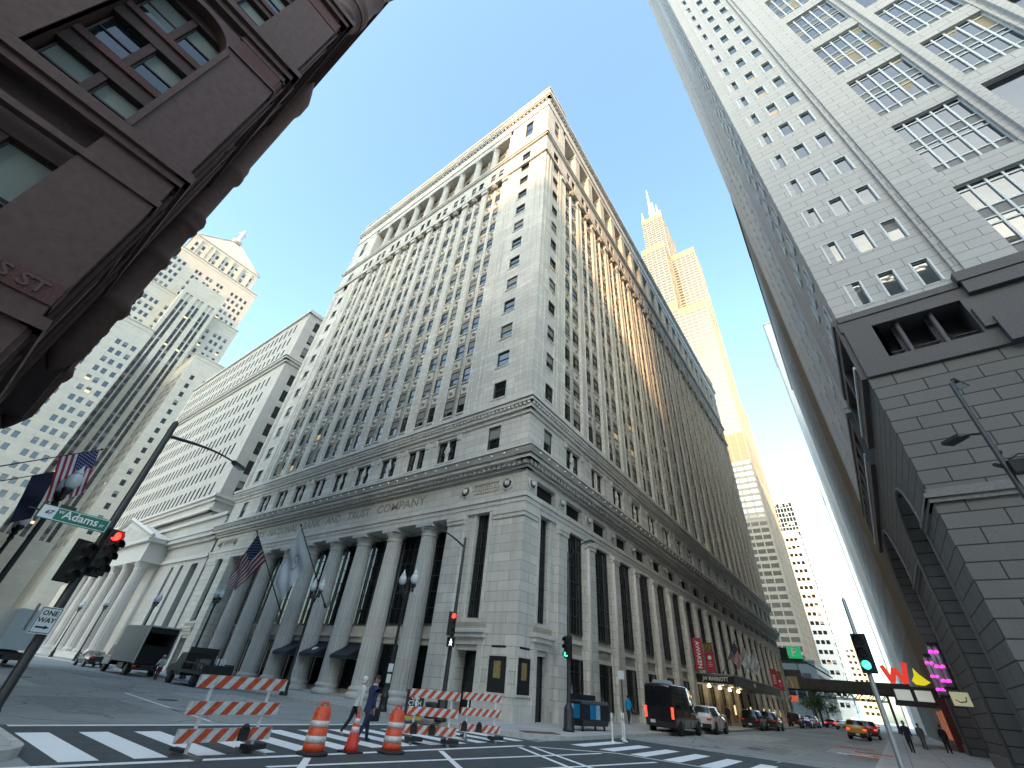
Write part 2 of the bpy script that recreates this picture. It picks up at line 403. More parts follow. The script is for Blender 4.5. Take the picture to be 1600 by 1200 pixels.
def upper(F,L,bays,P,pav):
    cw=2.85
    # ---- corner pavilions: flat wall with one window per floor
    for (a,b,c) in ((0,pav,cw+.0 if F is FN else 3.68),(L-pav,L,L-(cw if F is FN else 3.68))):
        w=1.5 if F is FE else 1.4
        rows=[(z,1.85) for z in FLOORS]+[(67.5,2.05),(72.3,.95),(75.4,4.9)]
        grid_wall(wall,F,[(c,w)],rows,a,b,22.0,82.0,-.62,0)
        for z,h in rows: wins.add(F,c,-.2,z,w,h)
        # sills and flat strips at the pavilion edges
        for z in FLOORS: trim.fb(F,c-w/2-.12,c+w/2+.12,-.1,.07,z-.16,z-.002)
        for e in ((a+.55,a+.9),(a+1.35,a+1.5),(b-1.5,b-1.35),(b-.9,b-.5)):
            trim.fb(F,e[0],e[1],.0,.09,22.0,65.6)
    # ---- bays
    x0=pav; x1=L-pav
    cl=[]
    for c in bays:
        q=.90 if F is FE else 1.06
        w=1.3 if F is FE else 1.62
        cl+= [(c-q,w),(c+q,w)]
    rows=[(z,1.95) for z in FLOORS[:12]]
    # recessed spandrels, thin mullion and thick piers
    zz0,zz1=22.0,65.8
    for i,c in enumerate(bays):
        q,w=(.90,1.3) if F is FE else (1.06,1.62)
        e0=x0 if i==0 else (bays[i-1]+c)/2; e1=x1 if i==len(bays)-1 else (bays[i+1]+c)/2
        wall.fb(F,e0,c-q-w/2,-.62,.05,zz0,zz1); wall.fb(F,c+q+w/2,e1,-.62,.05,zz0,zz1)
        for e in (c-q-w/2-.12, c+q+w/2+.02): trim.fb(F,e,e+.1,.05,.12,zz0,64.2)
        mw=q-w/2
        wall.fb(F,c-mw,c+mw,-.62,-.17,zz0,zz1)
        trim.tube([F(c,-.12,22.2),F(c,-.12,64.0)],mw*.6,8)
        for s_ in (-1,1):
            uc=c+s_*q; pz=zz0
            for z,h in rows:
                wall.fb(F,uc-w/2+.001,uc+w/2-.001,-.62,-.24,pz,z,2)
                if pz>23:   # carved panel: frame and rosette
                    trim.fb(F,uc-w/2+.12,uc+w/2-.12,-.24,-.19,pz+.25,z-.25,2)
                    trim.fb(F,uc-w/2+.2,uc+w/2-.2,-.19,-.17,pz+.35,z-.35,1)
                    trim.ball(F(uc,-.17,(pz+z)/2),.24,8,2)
                trim.fb(F,uc-w/2+.002,uc+w/2-.002,-.24,-.12,z-.14,z-.004,1)
                pz=z+h
                wins.add(F,uc,-.3,z,w,h)
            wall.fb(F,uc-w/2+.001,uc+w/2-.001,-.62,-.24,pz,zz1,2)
        # carved head over the mullion
        trim.fb(F,c-.42,c+.42,-.08,.3,64.3,64.7,2); trim.ball(F(c,.12,64.95),.42,8,2,.9); trim.ball(F(c,.3,64.3),.3,8,2)
        trim.fb(F,(bays[i]+ (bays[i]-P))/2-.55,(bays[i]+(bays[i]-P))/2+.55,.12,.28,64.7,65.4)
    # ---- frieze storey with pairs of small windows
    rows2=[(67.5,2.05)]
    cl2=[]
    for c in bays: cl2+=[(c-.8,1.0),(c+.8,1.0)]
    grid_wall(wall,F,cl2,rows2,x0,x1,65.8,71.0,-.62,.02)
    for u,w in cl2: wins.add(F,u,-.18,67.5,w,2.05)
    trim.fb(F,-.25,L+.25,.0,.28,65.75,66.25); trim.fb(F,-.12,L+.12,.0,.14,66.25,66.95)
    for k in range(int(L/.7)): trim.fb(F,.3+k*.7,.65+k*.7,.14,.2,66.35,66.85,2)
    trim.fb(F,-.25,L+.25,-.1,.28,71.0,71.35,1); trim.fb(F,-.4,L+.4,-.1,.42,71.35,71.7,1)
    # ---- loggia: columns (east) or pilasters (north) in front of a deep recess
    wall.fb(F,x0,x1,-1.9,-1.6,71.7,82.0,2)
    for c in bays:
        wins.add(F,c-.8,-1.55,72.6,1.1,2.0); wins.add(F,c+.8,-1.55,72.6,1.1,2.0)
        wins.add(F,c-.8,-1.55,76.3,1.1,2.2); wins.add(F,c+.8,-1.55,76.3,1.1,2.2)
        trim.fb(F,c-.28,c+.28,-1.6,-1.3,71.7,80.5,2)
        trim.fb(F,c-1.7,c+1.7,-1.6,-1.45,75.0,75.8,2)
    wall.fb(F,x0-.001,x0+.5,-1.9,0,71.7,82.0); wall.fb(F,x1-.5,x1+.001,-1.9,0,71.7,82.0)
    wall.fb(F,x0,x1,-1.9,-.0,80.5,82.0,0)
    if F is FE:
        for i in range(len(bays)-1):
            cols.append((F((bays[i]+bays[i+1])/2,-.75,71.7),.62,8.75))
    else:
        for i in range(len(bays)-1):
            c=(bays[i]+bays[i+1])/2
            wall.fb(F,c-.75,c+.75,-1.6,0.02,71.7,80.5); trim.fb(F,c-.85,c+.85,-.9,.12,79.7,80.45); trim.fb(F,c-.85,c+.85,-.9,.12,71.7,72.4)
    # ---- entablature, cornice and parapet
    trim.fb(F,-.12,L+.12,-.2,.14,82.0,82.5,1); trim.fb(F,-.05,L+.05,-.2,.06,82.5,84.6,1)
    for k in range(int(L/.8)): trim.fb(F,.2+k*.8,.6+k*.8,.06,.25,84.5,84.95)
    trim.fb(F,-.4,L+.4,-.5,.42,84.95,85.35,1); trim.fb(F,-.5,L+.5,-.5,.55,85.35,85.75,1)
    trim.fb(F,-.1,L+.1,-.6,.12,85.75,87.2,1); trim.fb(F,-.2,L+.2,-.65,.22,87.2,87.5,1)
    for a,b in ((0,pav+.4),(L-pav-.4,L)): trim.fb(F,a-.12,b,-.7,.16,87.5,88.6,0); trim.fb(F,a-.25,b+.1,-.75,.28,88.6,89.0,1)
upper(FE,LE,bayE,PE,7.3); upper(FN,LN,bayN,PN,4.95)
# west and south faces: plain walls
core.box(CX-LN,CX-LN+.62,CY-LE,CY-.64,.15,86.5,0); core.box(CX-LN+.64,CX-.64,CY-LE,CY-LE+.62,.15,86.5,0)
def belts(F,L):
    # second cornice (C2)
    trim.fb(F,-.1,L+.1,-.5,.1,20.35,20.75,1); trim.fb(F,-.3,L+.3,-.5,.3,20.75,21.05,1)
    for k in range(int((L+.6)/.42)): trim.fb(F,-.2+k*.42,.05+k*.42,.3,.44,21.05,21.3,1)
    trim.fb(F,-.5,L+.5,-.5,.5,21.3,21.6,1); trim.fb(F,-.6,L+.6,-.5,.62,21.6,22.0,1)
    # first cornice (C1), with its row of little lamps
    trim.fb(F,-.25,L+.25,-.6,.25,15.3,15.55,1)
    for k in range(int((L+.8)/.5)): trim.fb(F,-.3+k*.5,0+k*.5,.25,.55,15.55,15.85,1)
    trim.fb(F,-.35,L+.35,-.6,.36,15.55,15.85,1)
    trim.fb(F,-.75,L+.75,-.6,.78,15.85,16.15,1); trim.fb(F,-.9,L+.9,-.6,.92,16.15,16.75,3); trim.fb(F,-.98,L+.98,-.6,1.0,16.75,16.95,1)
    for k in range(int(L/1.25)): trim.ball(F(.3+k*1.25,1.0,16.45),.085,8,4)
    # architrave
    trim.fb(F,-.06,L+.06,-.6,.08,12.35,12.75,1); trim.fb(F,-.1,L+.1,-.6,.13,12.75,13.1,1); trim.fb(F,-.18,L+.18,-.6,.22,13.1,13.4,1)
belts(FE,LE); belts(FN,LN)
# ---- mezzanine with latticed balconies and standing figures
figs=[]
def mezz(F,L,bays,P,pav):
    cw=2.95 if F is FN else 3.72
    for a,b,c in ((0,pav,cw),(L-pav,L,L-cw)):
        w=1.4
        grid_wall(wall,F,[(c,w)],[(17.0,3.0)],a,b,16.95,20.35,-.62,-.02)
        wins.add(F,c,-.25,17.6,w,2.4,'sash',1); lattice(F,c,w,-.15)
    cl=[(c,2.7 if F is FN else 2.55) for c in bays]
    grid_wall(wall,F,cl,[(17.0,3.05)],pav,L-pav,16.95,20.35,-.62,-.02)
    for i,(c,w) in enumerate(cl):
        for s_ in (-1,1): wins.add(F,c+s_*w*.27,-.42,17.5,w*.42,2.5,'sash',0)
        lattice(F,c,w,-.12)
        if (i%4!=1): figs.append((F(c,-.28,17.6),F.rz))
        else: trim.fb(F,c-.14,c+.14,-.5,-.15,17.6,20.0,1)
        for e in (c-w/2-.5,c+w/2+.05): trim.fb(F,e,e+.45,-.02,.08,19.7,20.3,1)
def lattice(F,c,w,n):
    trim.fb(F,c-w/2+.01,c+w/2-.01,n-.1,n+.06,17.0,17.12,1); trim.fb(F,c-w/2+.01,c+w/2-.01,n-.1,n+.06,17.72,17.84,1)
    k=max(2,int(w/.62)); d=w/k
    for i in range(k):
        a=c-w/2+i*d
        for (p,q) in (((a,17.12),(a+d,17.72)),((a,17.72),(a+d,17.12))):
            trim.tube([F(p[0],n,p[1]),F(q[0],n,q[1])],.045,5,1,False)
mezz(FE,LE,bayE,PE,7.3); mezz(FN,LN,bayN,PN,4.95)
# ---- lower order, east front: two corner pavilions and eight fluted columns
def pav_low(F,L,flip,kind):
    U=(lambda u:u) if not flip else (lambda u:L-u)
    def b(u0,u1,n0,n1,z0,z1,m=0,T=wall): T.fb(F,U(u0),U(u1),n0,n1,z0,z1,m)
    if kind=='E': wd,wu,pe,tw,dr=7.2,(3.2,4.5),(5.5,7.2),3.85,(2.95,4.85)
    else: wd,wu,pe,tw,dr=5.9,(2.18,3.5),(4.5,5.9),2.84,(2.15,3.4)
    b(0,dr[0],-.62,.0,.15,5.2); b(0,wu[0],-.62,.0,5.2,12.35)
    b(wu[1],pe[0],-.62,-.12,5.2,12.35); b(pe[0],pe[1],-.62,.22,.95,12.35)
    b(dr[1],pe[0],-.62,-.1,.15,5.2); b(dr[0],dr[1],-.62,-.02,3.45,5.2); b(wu[0],wu[1],-.62,-.3,4.7,5.3)
    # moulded base, door hood, capitals
    b(-.12,dr[0]-.12,-.3,.14,.15,.62,1,trim); b(-.06,dr[0]-.2,-.3,.08,.62,.95,1,trim); b(-.03,dr[0]-.26,-.3,.04,.95,1.12,1,trim)
    b(pe[0]-.12,pe[1]+.12,-.3,.4,.15,.6,1,trim); b(pe[0]-.06,pe[1]+.06,-.3,.32,.6,.95,1,trim)
    b(dr[0]-.5,dr[1]+.35,-.3,.16,3.75,4.15,1,trim); b(dr[0]-.62,dr[1]+.5,-.3,.38,4.15,4.4,1,trim); b(dr[0]-.75,dr[1]+.62,-.3,.5,4.4,4.62,1,trim); b(dr[0]-.45,dr[1]+.3,-.2,.2,4.62,5.0,2,trim)
    b(dr[0]-.42,dr[0],-.1,.12,.15,3.75,1,trim); b(dr[1],dr[1]+.3,-.1,.12,.15,3.75,1,trim)
    b(-.06,wu[0]-.45,-.3,.08,11.7,12.0,1,trim); b(-.1,wu[0]-.4,-.3,.14,12.0,12.32,1,trim)
    b(pe[0]-.06,pe[1]+.06,-.3,.3,11.65,11.95,1,trim); b(pe[0]-.1,pe[1]+.1,-.3,.36,11.95,12.32,1,trim)
    b(wu[0]-.3,wu[0]-.06,-.2,.06,5.2,12.3,1,trim); b(wu[1]+.06,wu[1]+.3,-.2,-.04,5.2,12.3,1,trim)
    tallw.add(F,U((wu[0]+wu[1])/2),-.45,5.3,wu[1]-wu[0],7.0,'tall')
    # display case in the corner pier, slot vent above it
    a,c=(.6,1.95) if kind=='E' else (.22,1.55)
    b(a,c,.0,.035,1.4,3.2,5,trim); b(a-.09,a,0,.06,1.3,3.3,1,trim); b(c,c+.09,0,.06,1.3,3.3,1,trim); b(a,c,0,.06,3.2,3.3,1,trim); b(a,c,0,.06,1.3,1.4,1,trim)
    b(a+.42,a+.95,.036,.045,2.1,2.95,6,trim)
    b(a+.15,c-.1,0,.012,3.64,3.76,5,trim); b((a+c)/2-.15,(a+c)/2+.15,0,.012,.82,1.1,5,trim)
    return dr
for F,L,k in ((FE,LE,'E'),(FN,LN,'N')):
    for fl in (False,True): pav_low(F,L,fl,k)
doorm=MB()
for F,c,w in ((FE,3.9,1.9),(FN,2.78,1.25),(FE,LE-3.9,1.9),(FN,LN-2.78,1.25)):
    d=MB(); dn=1.1 if F is FE else .32
    d.fb(F,c-w/2,c+w/2,-dn-.05,-dn,.15,3.45,0)
    for e in (c-w/2,c-.04,c+w/2-.08): d.fb(F,e,e+.08,-dn,-dn+.05,.15,3.45,1)
    d.fb(F,c-w/2+.09,c+w/2-.09,-dn,-dn+.05,2.5,2.62,1)
    for s_ in (-1,1): d.fb(F,c-w/2+(w+.001 if s_>0 else -.2),c-w/2+(w+.2 if s_>0 else -.001),-1.15,-.63,.15,3.45,2)
    d.build('door',[G_DARK,SHOPDK,LIME],bank)
# colonnade
wall.fb(FE,7.2,LE-7.2,-2.3,-2.0,4.4,12.35,0)
core.box(CX-2.3,CX-.63,CY-LE+7.2,CY-7.2,.15,.3,0)
colE=[10.15+4.36*k for k in range(8)]
openE=[(7.2+10.15)/2]+[10.15+4.36*(k+.5) for k in range(7)]+[(LE-7.2+10.15+4.36*7)/2]
for c in openE:
    tallw.add(FE,c,-1.93,5.1,4.2,7.0,'tall')
    trim.fb(FE,c-2.18,c+2.18,-2.2,-1.55,3.75,4.15,0); trim.fb(FE,c-2.18,c+2.18,-2.2,-1.4,4.15,4.45,1); trim.fb(FE,c-2.18,c+2.18,-2.2,-1.6,4.45,4.95,0)
    trim.fb(FE,c-2.18,c-2.0,-2.3,-1.85,.15,3.75,0); trim.fb(FE,c+2.0,c+2.18,-2.3,-1.85,.15,3.75,0)
    trim.fb(FE,c-2.0,c+2.0,-2.3,-1.85,.15,.6,0)
    shopw.add(FE,c,-1.84,.6,4.0,3.1,'shop',0)
wall.fb(FE,7.2,LE-7.2,-2.3,-.2,12.36,12.6,0)
wall.fb(FE,7.2,7.3,-2.3,-.62,.15,12.35,0); wall.fb(FE,LE-7.3,LE-7.2,-2.3,-.62,.15,12.35,0)
for c in colE: cols.append((FE(c,-.75,.15),.78,12.2))
# north lower order: pilasters, tall windows, shopfronts
for i,c in enumerate(bayN):
    e0=5.9 if i==0 else (bayN[i-1]+c)/2; e1=LN-5.9 if i==len(bayN)-1 else (bayN[i+1]+c)/2
    a,b_=c-1.32,c+1.32
    wall.fb(FN,e0,a,-.62,-.05,.15,12.35); wall.fb(FN,b_,e1,-.62,-.05,.15,12.35)
    wall.fb(FN,a+.001,b_-.001,-.62,-.22,3.7,5.2,2); trim.fb(FN,a+.002,b_-.002,-.22,-.08,4.6,4.85,1); trim.fb(FN,a+.002,b_-.002,-.22,-.14,3.7,3.95,1)
    wall.fb(FN,a+.001,b_-.001,-.62,-.18,.15,.7)
    tallw.add(FN,c,-.2,5.2,2.62,7.1,'tall'); shopw.add(FN,c,-.2,.7,2.62,3.0,'shop')
    if i<len(bayN)-1:
        m_=(bayN[i]+bayN[i+1])/2
        trim.fb(FN,m_-.78,m_+.78,-.05,.2,.95,11.7); trim.fb(FN,m_-.92,m_+.92,-.05,.34,.15,.95,1)
        trim.fb(FN,m_-.86,m_+.86,-.05,.28,11.7,12.0,1); trim.fb(FN,m_-.92,m_+.92,-.05,.34,12.0,12.32,1)
        trim.tube([FN(m_-.62,.22,.95),FN(m_-.62,.22,11.75)],.16,10,1); trim.ball(FN(m_-.62,.25,12.0),.26,8,1,1.1)
# frieze: lettered wall on the east, dark openings between lion discs on the north
wall.fb(FE,0,LE,-.6,.0,13.4,15.3)
vents=[2.9]+bayN+[LN-2.9]
grid_wall(wall,FN,[(c,2.8) for c in vents],[(13.6,1.22)],0,LN,13.4,15.3,-.62,.0)
for c in vents:
    vb=MB(); vb.fb(FN,c-1.39,c+1.39,-.6,-.45,13.61,14.81,0)
    for k in range(5): vb.fb(FN,c-1.38,c+1.38,-.45,-.4,13.7+.23*k,13.74+.23*k,1)
    vb.build('louvre',[BLACKW,plain('louvre_blade',(.03,.03,.03),.5)],bank)
def disc(F,u,z,r):
    for rr,n0,n1,mm in ((r,0,.07,1),(r*.84,.07,.11,1),(r*.7,.11,.05,2)):
        k=18; pts=[(u+rr*cos(2*pi*i/k),z+rr*sin(2*pi*i/k)) for i in range(k)]
        trim.prism(pts,lambda a,b,d: F(a,d,b),min(n0,n1),max(n0,n1),mm)
    trim.ball(F(u,.1,z),r*.42,10,1); trim.ball(F(u,.26,z-.1),r*.24,8,1); trim.ball(F(u-.16,.14,z+.2),r*.16,6,1); trim.ball(F(u+.16,.14,z+.2),r*.16,6,1)
for u in (1.7,5.95,LE-1.7,LE-5.95): disc(FE,u,14.35,.55)
for i in range(len(vents)-1): disc(FN,(vents[i]+vents[i+1])/2,14.3,.48)
disc(FN,.75,14.3,.48)
for a,b_ in ((2.55,5.1),(LE-5.1,LE-2.55)):   # key pattern panel between the discs
    trim.fb(FE,a,b_,0,.03,14.7,14.76,2); trim.fb(FE,a,b_,0,.03,13.95,14.01,2)
    k=6
    for i in range(k):
        x=a+(b_-a)*i/k; d=(b_-a)/k
        trim.fb(FE,x+.03,x+.09,.0,.03,14.05,14.66,2); trim.fb(FE,x+.09,x+d*.8,.0,.03,14.6,14.66,2); trim.fb(FE,x+d*.8-.06,x+d*.8,.0,.03,14.22,14.6,2); trim.fb(FE,x+.22,x+d*.8-.06,.0,.03,14.22,14.28,2)
core.build('wall',[LIME,LIME_TOP],bank)
wall.build('facade',[LIME,LIME_TOP,LIME_SP],bank)
BULB=plain('white_globe',(.8,.8,.78),.3)
trim.build('cornice_and_carving',[LIME,LIME_TOP,LIME_SP,LIME_DK,BULB,BLACKW,plain('poster_gold',(.28,.21,.08),.7,noise=.3,scale=6)],bank)
COLST=stone('column_stone',(.55,.54,.50),3,1.35,.012,.65,.04,.3,.85,streak=.3)
for (p,r,h) in cols:
    c=MB()
    sc_=r/.78
    prof=[(r*1.0,.75*sc_)]+[(r*(1-.16*(i/6)**1.6),.75*sc_+(h-1.75*sc_)*i/6) for i in range(1,7)]
    c.lathe(p,prof,40,0,False,.07)
    c.lathe(p,[(r*1.3,0),(r*1.34,.08),(r*1.36,.2*sc_),(r*1.3,.32*sc_),(r*1.14,.38*sc_),(r*1.12,.46*sc_),(r*1.2,.54*sc_),(r*1.2,.62*sc_),(r*1.1,.7*sc_),(r*1.02,.78*sc_)],24,0)
    t=h-1.05*sc_
    c.lathe(p,[(r*.84,t),(r*.92,t+.08),(r*.9,t+.14),(r*.86,t+.3*sc_),(r*.95,t+.42*sc_),(r*1.12,t+.62*sc_),(r*1.16,t+.72*sc_),(r*1.0,t+.72*sc_)],24,0)
    c.box(p[0]-r*1.2,p[0]+r*1.2,p[1]-r*1.2,p[1]+r*1.2,p[2]+t+.72*sc_,p[2]+h,0)
    c.build('column',[COLST],bank)
fg=MB()
fg.lathe((0,0,0),[(.2,0),(.22,.1),(.15,.14),(.17,.7),(.2,1.0),(.15,1.25),(.24,1.6),(.2,1.8),(.09,1.88),(.12,2.0),(.13,2.12),(.08,2.24),(.16,2.28),(.16,2.38)],10,0)
fg.tube([(-.2,0,1.68),(-.3,-.06,1.35),(-.12,-.16,1.15)],[.075,.065,.05],6); fg.tube([(.2,0,1.68),(.3,-.05,1.3),(.22,-.12,1.0)],[.075,.065,.05],6)
fme=fg.mesh('carved_figure',[LIME_TOP])
for p,rz in figs:
    if in_view(p):
        o=bpy.data.objects.new('carved_figure',fme); COL.objects.link(o); o.parent=bank; o.location=Vector(p)-bank.location; o.rotation_euler=(0,0,rz)
wins.finish(bank); tallw.finish(bank); shopw.finish(bank)
ENGR=plain('letter_shadow',(.30,.285,.25),.9)
for tx,a,b_ in (('CITY',41.4,38.6),('NATIONAL',37.6,31.3),('BANK',30.2,26.8),('AND',25.7,23.1),('TRUST',22.0,18.4),('COMPANY',17.4,10.7)):
    o=text_mesh(tx,1.12,ENGR,'carved_lettering',bank,Matrix.Identity(4),.006)
    xs=[v.co.x for v in o.data.vertices]; wdt=max(xs)-min(xs)
    o.data.transform(Matrix.Translation(-bank.location)@facing(FE((a+b_)/2,.012,14.4),(1,0,0))@Matrix.Diagonal(((a-b_)/wdt,1,1,1)))

# ------------------------------------------------------------------ the dark red granite block on the left
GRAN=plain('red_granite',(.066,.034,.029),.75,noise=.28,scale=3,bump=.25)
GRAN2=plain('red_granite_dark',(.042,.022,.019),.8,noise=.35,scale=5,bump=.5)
CARV=plain('terracotta_carving',(.075,.03,.028),.85,noise=.6,scale=16,bump=1.0)
POLISH=plain('polished_granite',(.08,.05,.045),.28,noise=.2,scale=10)
RX,RY=1.38,-17.15
FR_N=Fr(RX,RY,(1,0),(0,1)); FR_W=Fr(RX+.004,RY-.004,(0,-1),(-1,0))
brown=thing('brownstone_block','dark red granite office block with arched windows and turrets, nearest on the left','building',(RX,RY,0))
bw=MB(); bt=MB(); RLN,RLW=48.0,54.0; TOP=52.0
bwin=Wins([G_DARK,plain('rook_frame',(.035,.02,.018),.5),plain('rook_blind',(.15,.175,.16),.8,noise=.15,scale=20),LIT],'window',(.15,.5,.35,0),60)
bw.box(RX+1.3,RX+RLN-.6,RY-RLW+.6,RY-1.3,.15,TOP-.5,1)
STO=[4.6+0,8.4,12.1,14.9,18.05,21.3,24.6,28.9,32.4,35.9,39.6,43.2,46.8]
def rook(F,L,first,opw,pitch,n):
    e=0
    ops=[first+i*pitch for i in range(n)]
    for a in ops:
        b=a+opw
        bw.fb(F,e,a,-1.3,0,9.5,TOP); e=b
    bw.fb(F,e,L,-1.3,0,9.5,TOP)
    bw.fb(F,0,L,-1.3,.12,.15,9.1,0)
    for a in ops:
        c=a+opw/2
        # arch-headed top of the second register, flat spandrels elsewhere
        rows=[(10.6,4.4),(18.05,1.95),(21.3,2.05),(24.6,2.3),(30.3,2.1),(33.4,2.1),(36.6,2.0),(40.8,2.0),(44.4,2.0),(47.6,2.0)]
        z=9.5
        for (zz,h) in rows:
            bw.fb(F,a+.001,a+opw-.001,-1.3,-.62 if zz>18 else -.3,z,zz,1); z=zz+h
            for s_ in (-1,1): bwin.add(F,c+s_*(opw/4+.02),-.95,zz,opw/2-.24,h,'sash',None)
            bw.fb(F,c-.14,c+.14,-1.0,-.68,zz,zz+h,1)
            bt.fb(F,a+.03,a+opw-.03,-.62,-.5,zz-.55,zz-.2,2)
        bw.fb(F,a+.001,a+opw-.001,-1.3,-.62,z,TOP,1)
        # arch spandrels at 26.9..28.4
        r=opw/2; k=12; zs=25.9
        for i in range(k):
            t0,t1=pi*i/k,pi*(i+1)/k
            p=[(c-r*cos(t0),zs+r*sin(t0)),(c-r*cos(t1),zs+r*sin(t1)),(c-r*cos(t1),zs+r+.35),(c-r*cos(t0),zs+r+.35)]
            bw.prism(p,lambda u,zz,d:F(u,d,zz),-.75,-.01,0)
        bt.fb(F,a-.22,a+.0,-.3,.08,18.0,26.0,0); bt.fb(F,a+opw,a+opw+.22,-.3,.08,18.0,26.0,0)
    # string courses and bands
    for z0,z1,n_ in ((9.1,9.5,.3),(15.45,15.75,.1),(16.9,17.25,.16),(17.25,17.65,.32),(17.65,17.85,.22),(28.25,28.7,.18),(28.7,29.15,.4),(29.15,29.4,.25),(38.0,38.5,.3),(38.5,39.0,.5),(49.5,50.2,.4),(50.2,51.0,.8),(51.0,52.2,1.0)):
        bt.fb(F,-n_,L,-.2,n_,z0,z1,0)
    bt.fb(F,-.15,L,.0,.15,17.27,17.62,2)
    e=0
    for a in ops+[L]:
        bt.fb(F,e+.12,a-.12,-.1,.07,26.6,27.7,2); bt.fb(F,e-.02,a+.02,-.1,.10,26.42,26.6,0); bt.fb(F,e-.02,a+.02,-.1,.1,27.7,27.85,0)
        bt.fb(F,e+.02,a-.02,-.1,.05,36.6,37.6,2)
        bt.fb(F,e+.0,a,-.1,.06,10.0,10.75,2)
        e=a+opw
rook(FR_N,RLN,2.33,3.05,5.38,8)
rook(FR_W,RLW,2.33,3.05,5.38,9)
# lower storey openings (dark shopfronts) of the north side
for i in range(8):
    a=2.33+5.38*i
    bt.fb(FR_N,a-.6,a+3.6,.12,.16,1.2,7.8,4); bt.fb(FR_W,a-.6,a+3.6,.12,.16,1.2,7.8,4)
# projecting oriel with ringed turrets on the west side
for (y0,y1) in ((-29.0,-41.0),):
    bw.box(RX,RX-1.0,y0,y1,14.0,44.0,0)
    for z0,z1,n_ in ((13.4,14.0,.1),(17.2,17.8,.2),(28.3,29.3,.3),(38.0,39.0,.35),(44.0,45.0,.4)): bt.box(RX+.1,RX-1.0-n_,y0+n_,y1-n_,z0,z1,0)
    for y in (y0,y1):
        bt.lathe((RX-.7,y,0),[(.02,12.6),(.3,13.0),(.75,13.9),(.75,16.8),(.9,17.0),(.98,17.4),(.85,17.8),(.72,18.0),(.72,21.2),(.85,21.4),(.85,21.8),(.72,22.0),(.72,24.6),(.82,24.7),(.9,25.0),(.82,25.3),(.9,25.6),(.95,25.9),(.9,26.2),(.72,26.4),(.72,31),(.9,31.4),(.9,32),(.72,32.3),(.72,43),(.9,44),(.9,46),(.5,48),(.02,50)],20,0)
    for k in range(3):
        for z in (18.4,21.8,24.9,30.2,33.4,40): bt.box(RX-1.0,RX-1.05,y0-2-3.4*k,y0-4.2-3.4*k,z,z+2.1,4)
# carved tourelle corbelled out of the corner
bt.lathe((RX+.35,RY-.35,0),[(.1,37.6),(.55,38.2),(.62,38.9),(.95,39.3),(.98,39.7),(.9,39.9),(1.15,40.4),(1.22,40.8),(1.12,41.1),(1.2,41.4),(1.32,41.8),(1.22,42.1),(1.2,46),(1.34,46.4),(1.2,46.8),(1.2,50),(1.5,51),(1.6,52),(.8,55),(.05,58)],28,0)
bt.lathe((RX+.35,RY-.35,0),[(1.16,40.45),(1.25,40.5),(1.25,40.75),(1.16,40.78)],28,2)
# downpipe-like ribs that catch the light on the west side
for y,n_ in ((-17.8,.1),(-19.2,.14),(-23.5,.12),(-25.5,.16),(-27.6,.12)):
    bt.tube([(RX-n_,y,.3),(RX-n_,y,TOP)],.09,6,0)
bw.build('wall',[GRAN,GRAN2],brown); bt.build('string_courses_and_carving',[GRAN,GRAN2,CARV,POLISH,plain('rook_black',(.01,.01,.011),.3)],brown)
bwin.finish(brown)
text_mesh('ADAMS ST',.62,plain('rook_letter',(.085,.05,.045),.8),'carved_lettering',brown,Matrix.Translation(-brown.location)@facing(FR_N(1.75,.08,10.38),(0,1,0)),.02)

# ------------------------------------------------------------------ the grey granite tower (right)
GG=stone('grey_granite',(.52,.505,.48),1.55,.62,.02,.42,.035,.10,.7,streak=.08)
GGP=plain('grey_granite_plain',(.51,.495,.475),.7,noise=.08,scale=12)
GD=plain('dark_granite',(.085,.078,.08),.6,noise=.25,scale=14,bump=.1)
GB=stone('base_granite',(.18,.175,.165),1.9,.635,.03,.22,.05,.15,.8,streak=.1)
MULL=plain('pale_mullion',(.66,.70,.69),.4)
TX,TY=-24.0,3.95
FT_E=Fr(TX,TY,(0,1),(1,0)); FT_S=Fr(TX-.004,TY-.004,(-1,0),(0,-1))
tower=thing('office_tower','grey granite office tower over a dark arched base, filling the right side','building',(TX,TY,0))
tw=MB(); tt=MB(); tg=MB()
TH=236.0; TLE,TLS=62.0,34.7
twin=Wins([G_SKY,MULL,BLIND,LIT],'window',(.86,.06,.02,.06),100)
# body
tw.box(TX-TLS+.4,TX-1.4,TY+1.4,TY+TLE,.15,TH,1)
wz=[20.6+3.81*k for k in range(50)]
# east corner strip: three small windows per floor
cols_=[(1.43,.75),(2.95,.76),(4.42,.76)]
grid_wall(tw,FT_E,cols_,[(z,1.76) for z in wz],0,5.25,20.1,TH,-1.4,0,0)
for z in wz:
    for u,w_ in cols_:
        twin.add(FT_E,u,-.16,z,w_,1.76,'none',None)
        for s_ in (-1,1): tt.fb(FT_E,u+s_*w_/2-.045,u+s_*w_/2+.045,-.2,.03,z-.02,z+1.78,0)
        tt.fb(FT_E,u-w_/2,u+w_/2,-.2,.03,z+1.76,z+1.8,0)
# shallow step, plain pier
tw.fb(FT_E,5.26,5.56,-1.4,.18,20.1,TH,0); tw.fb(FT_E,5.57,7.46,-1.4,.32,20.1,TH,0)
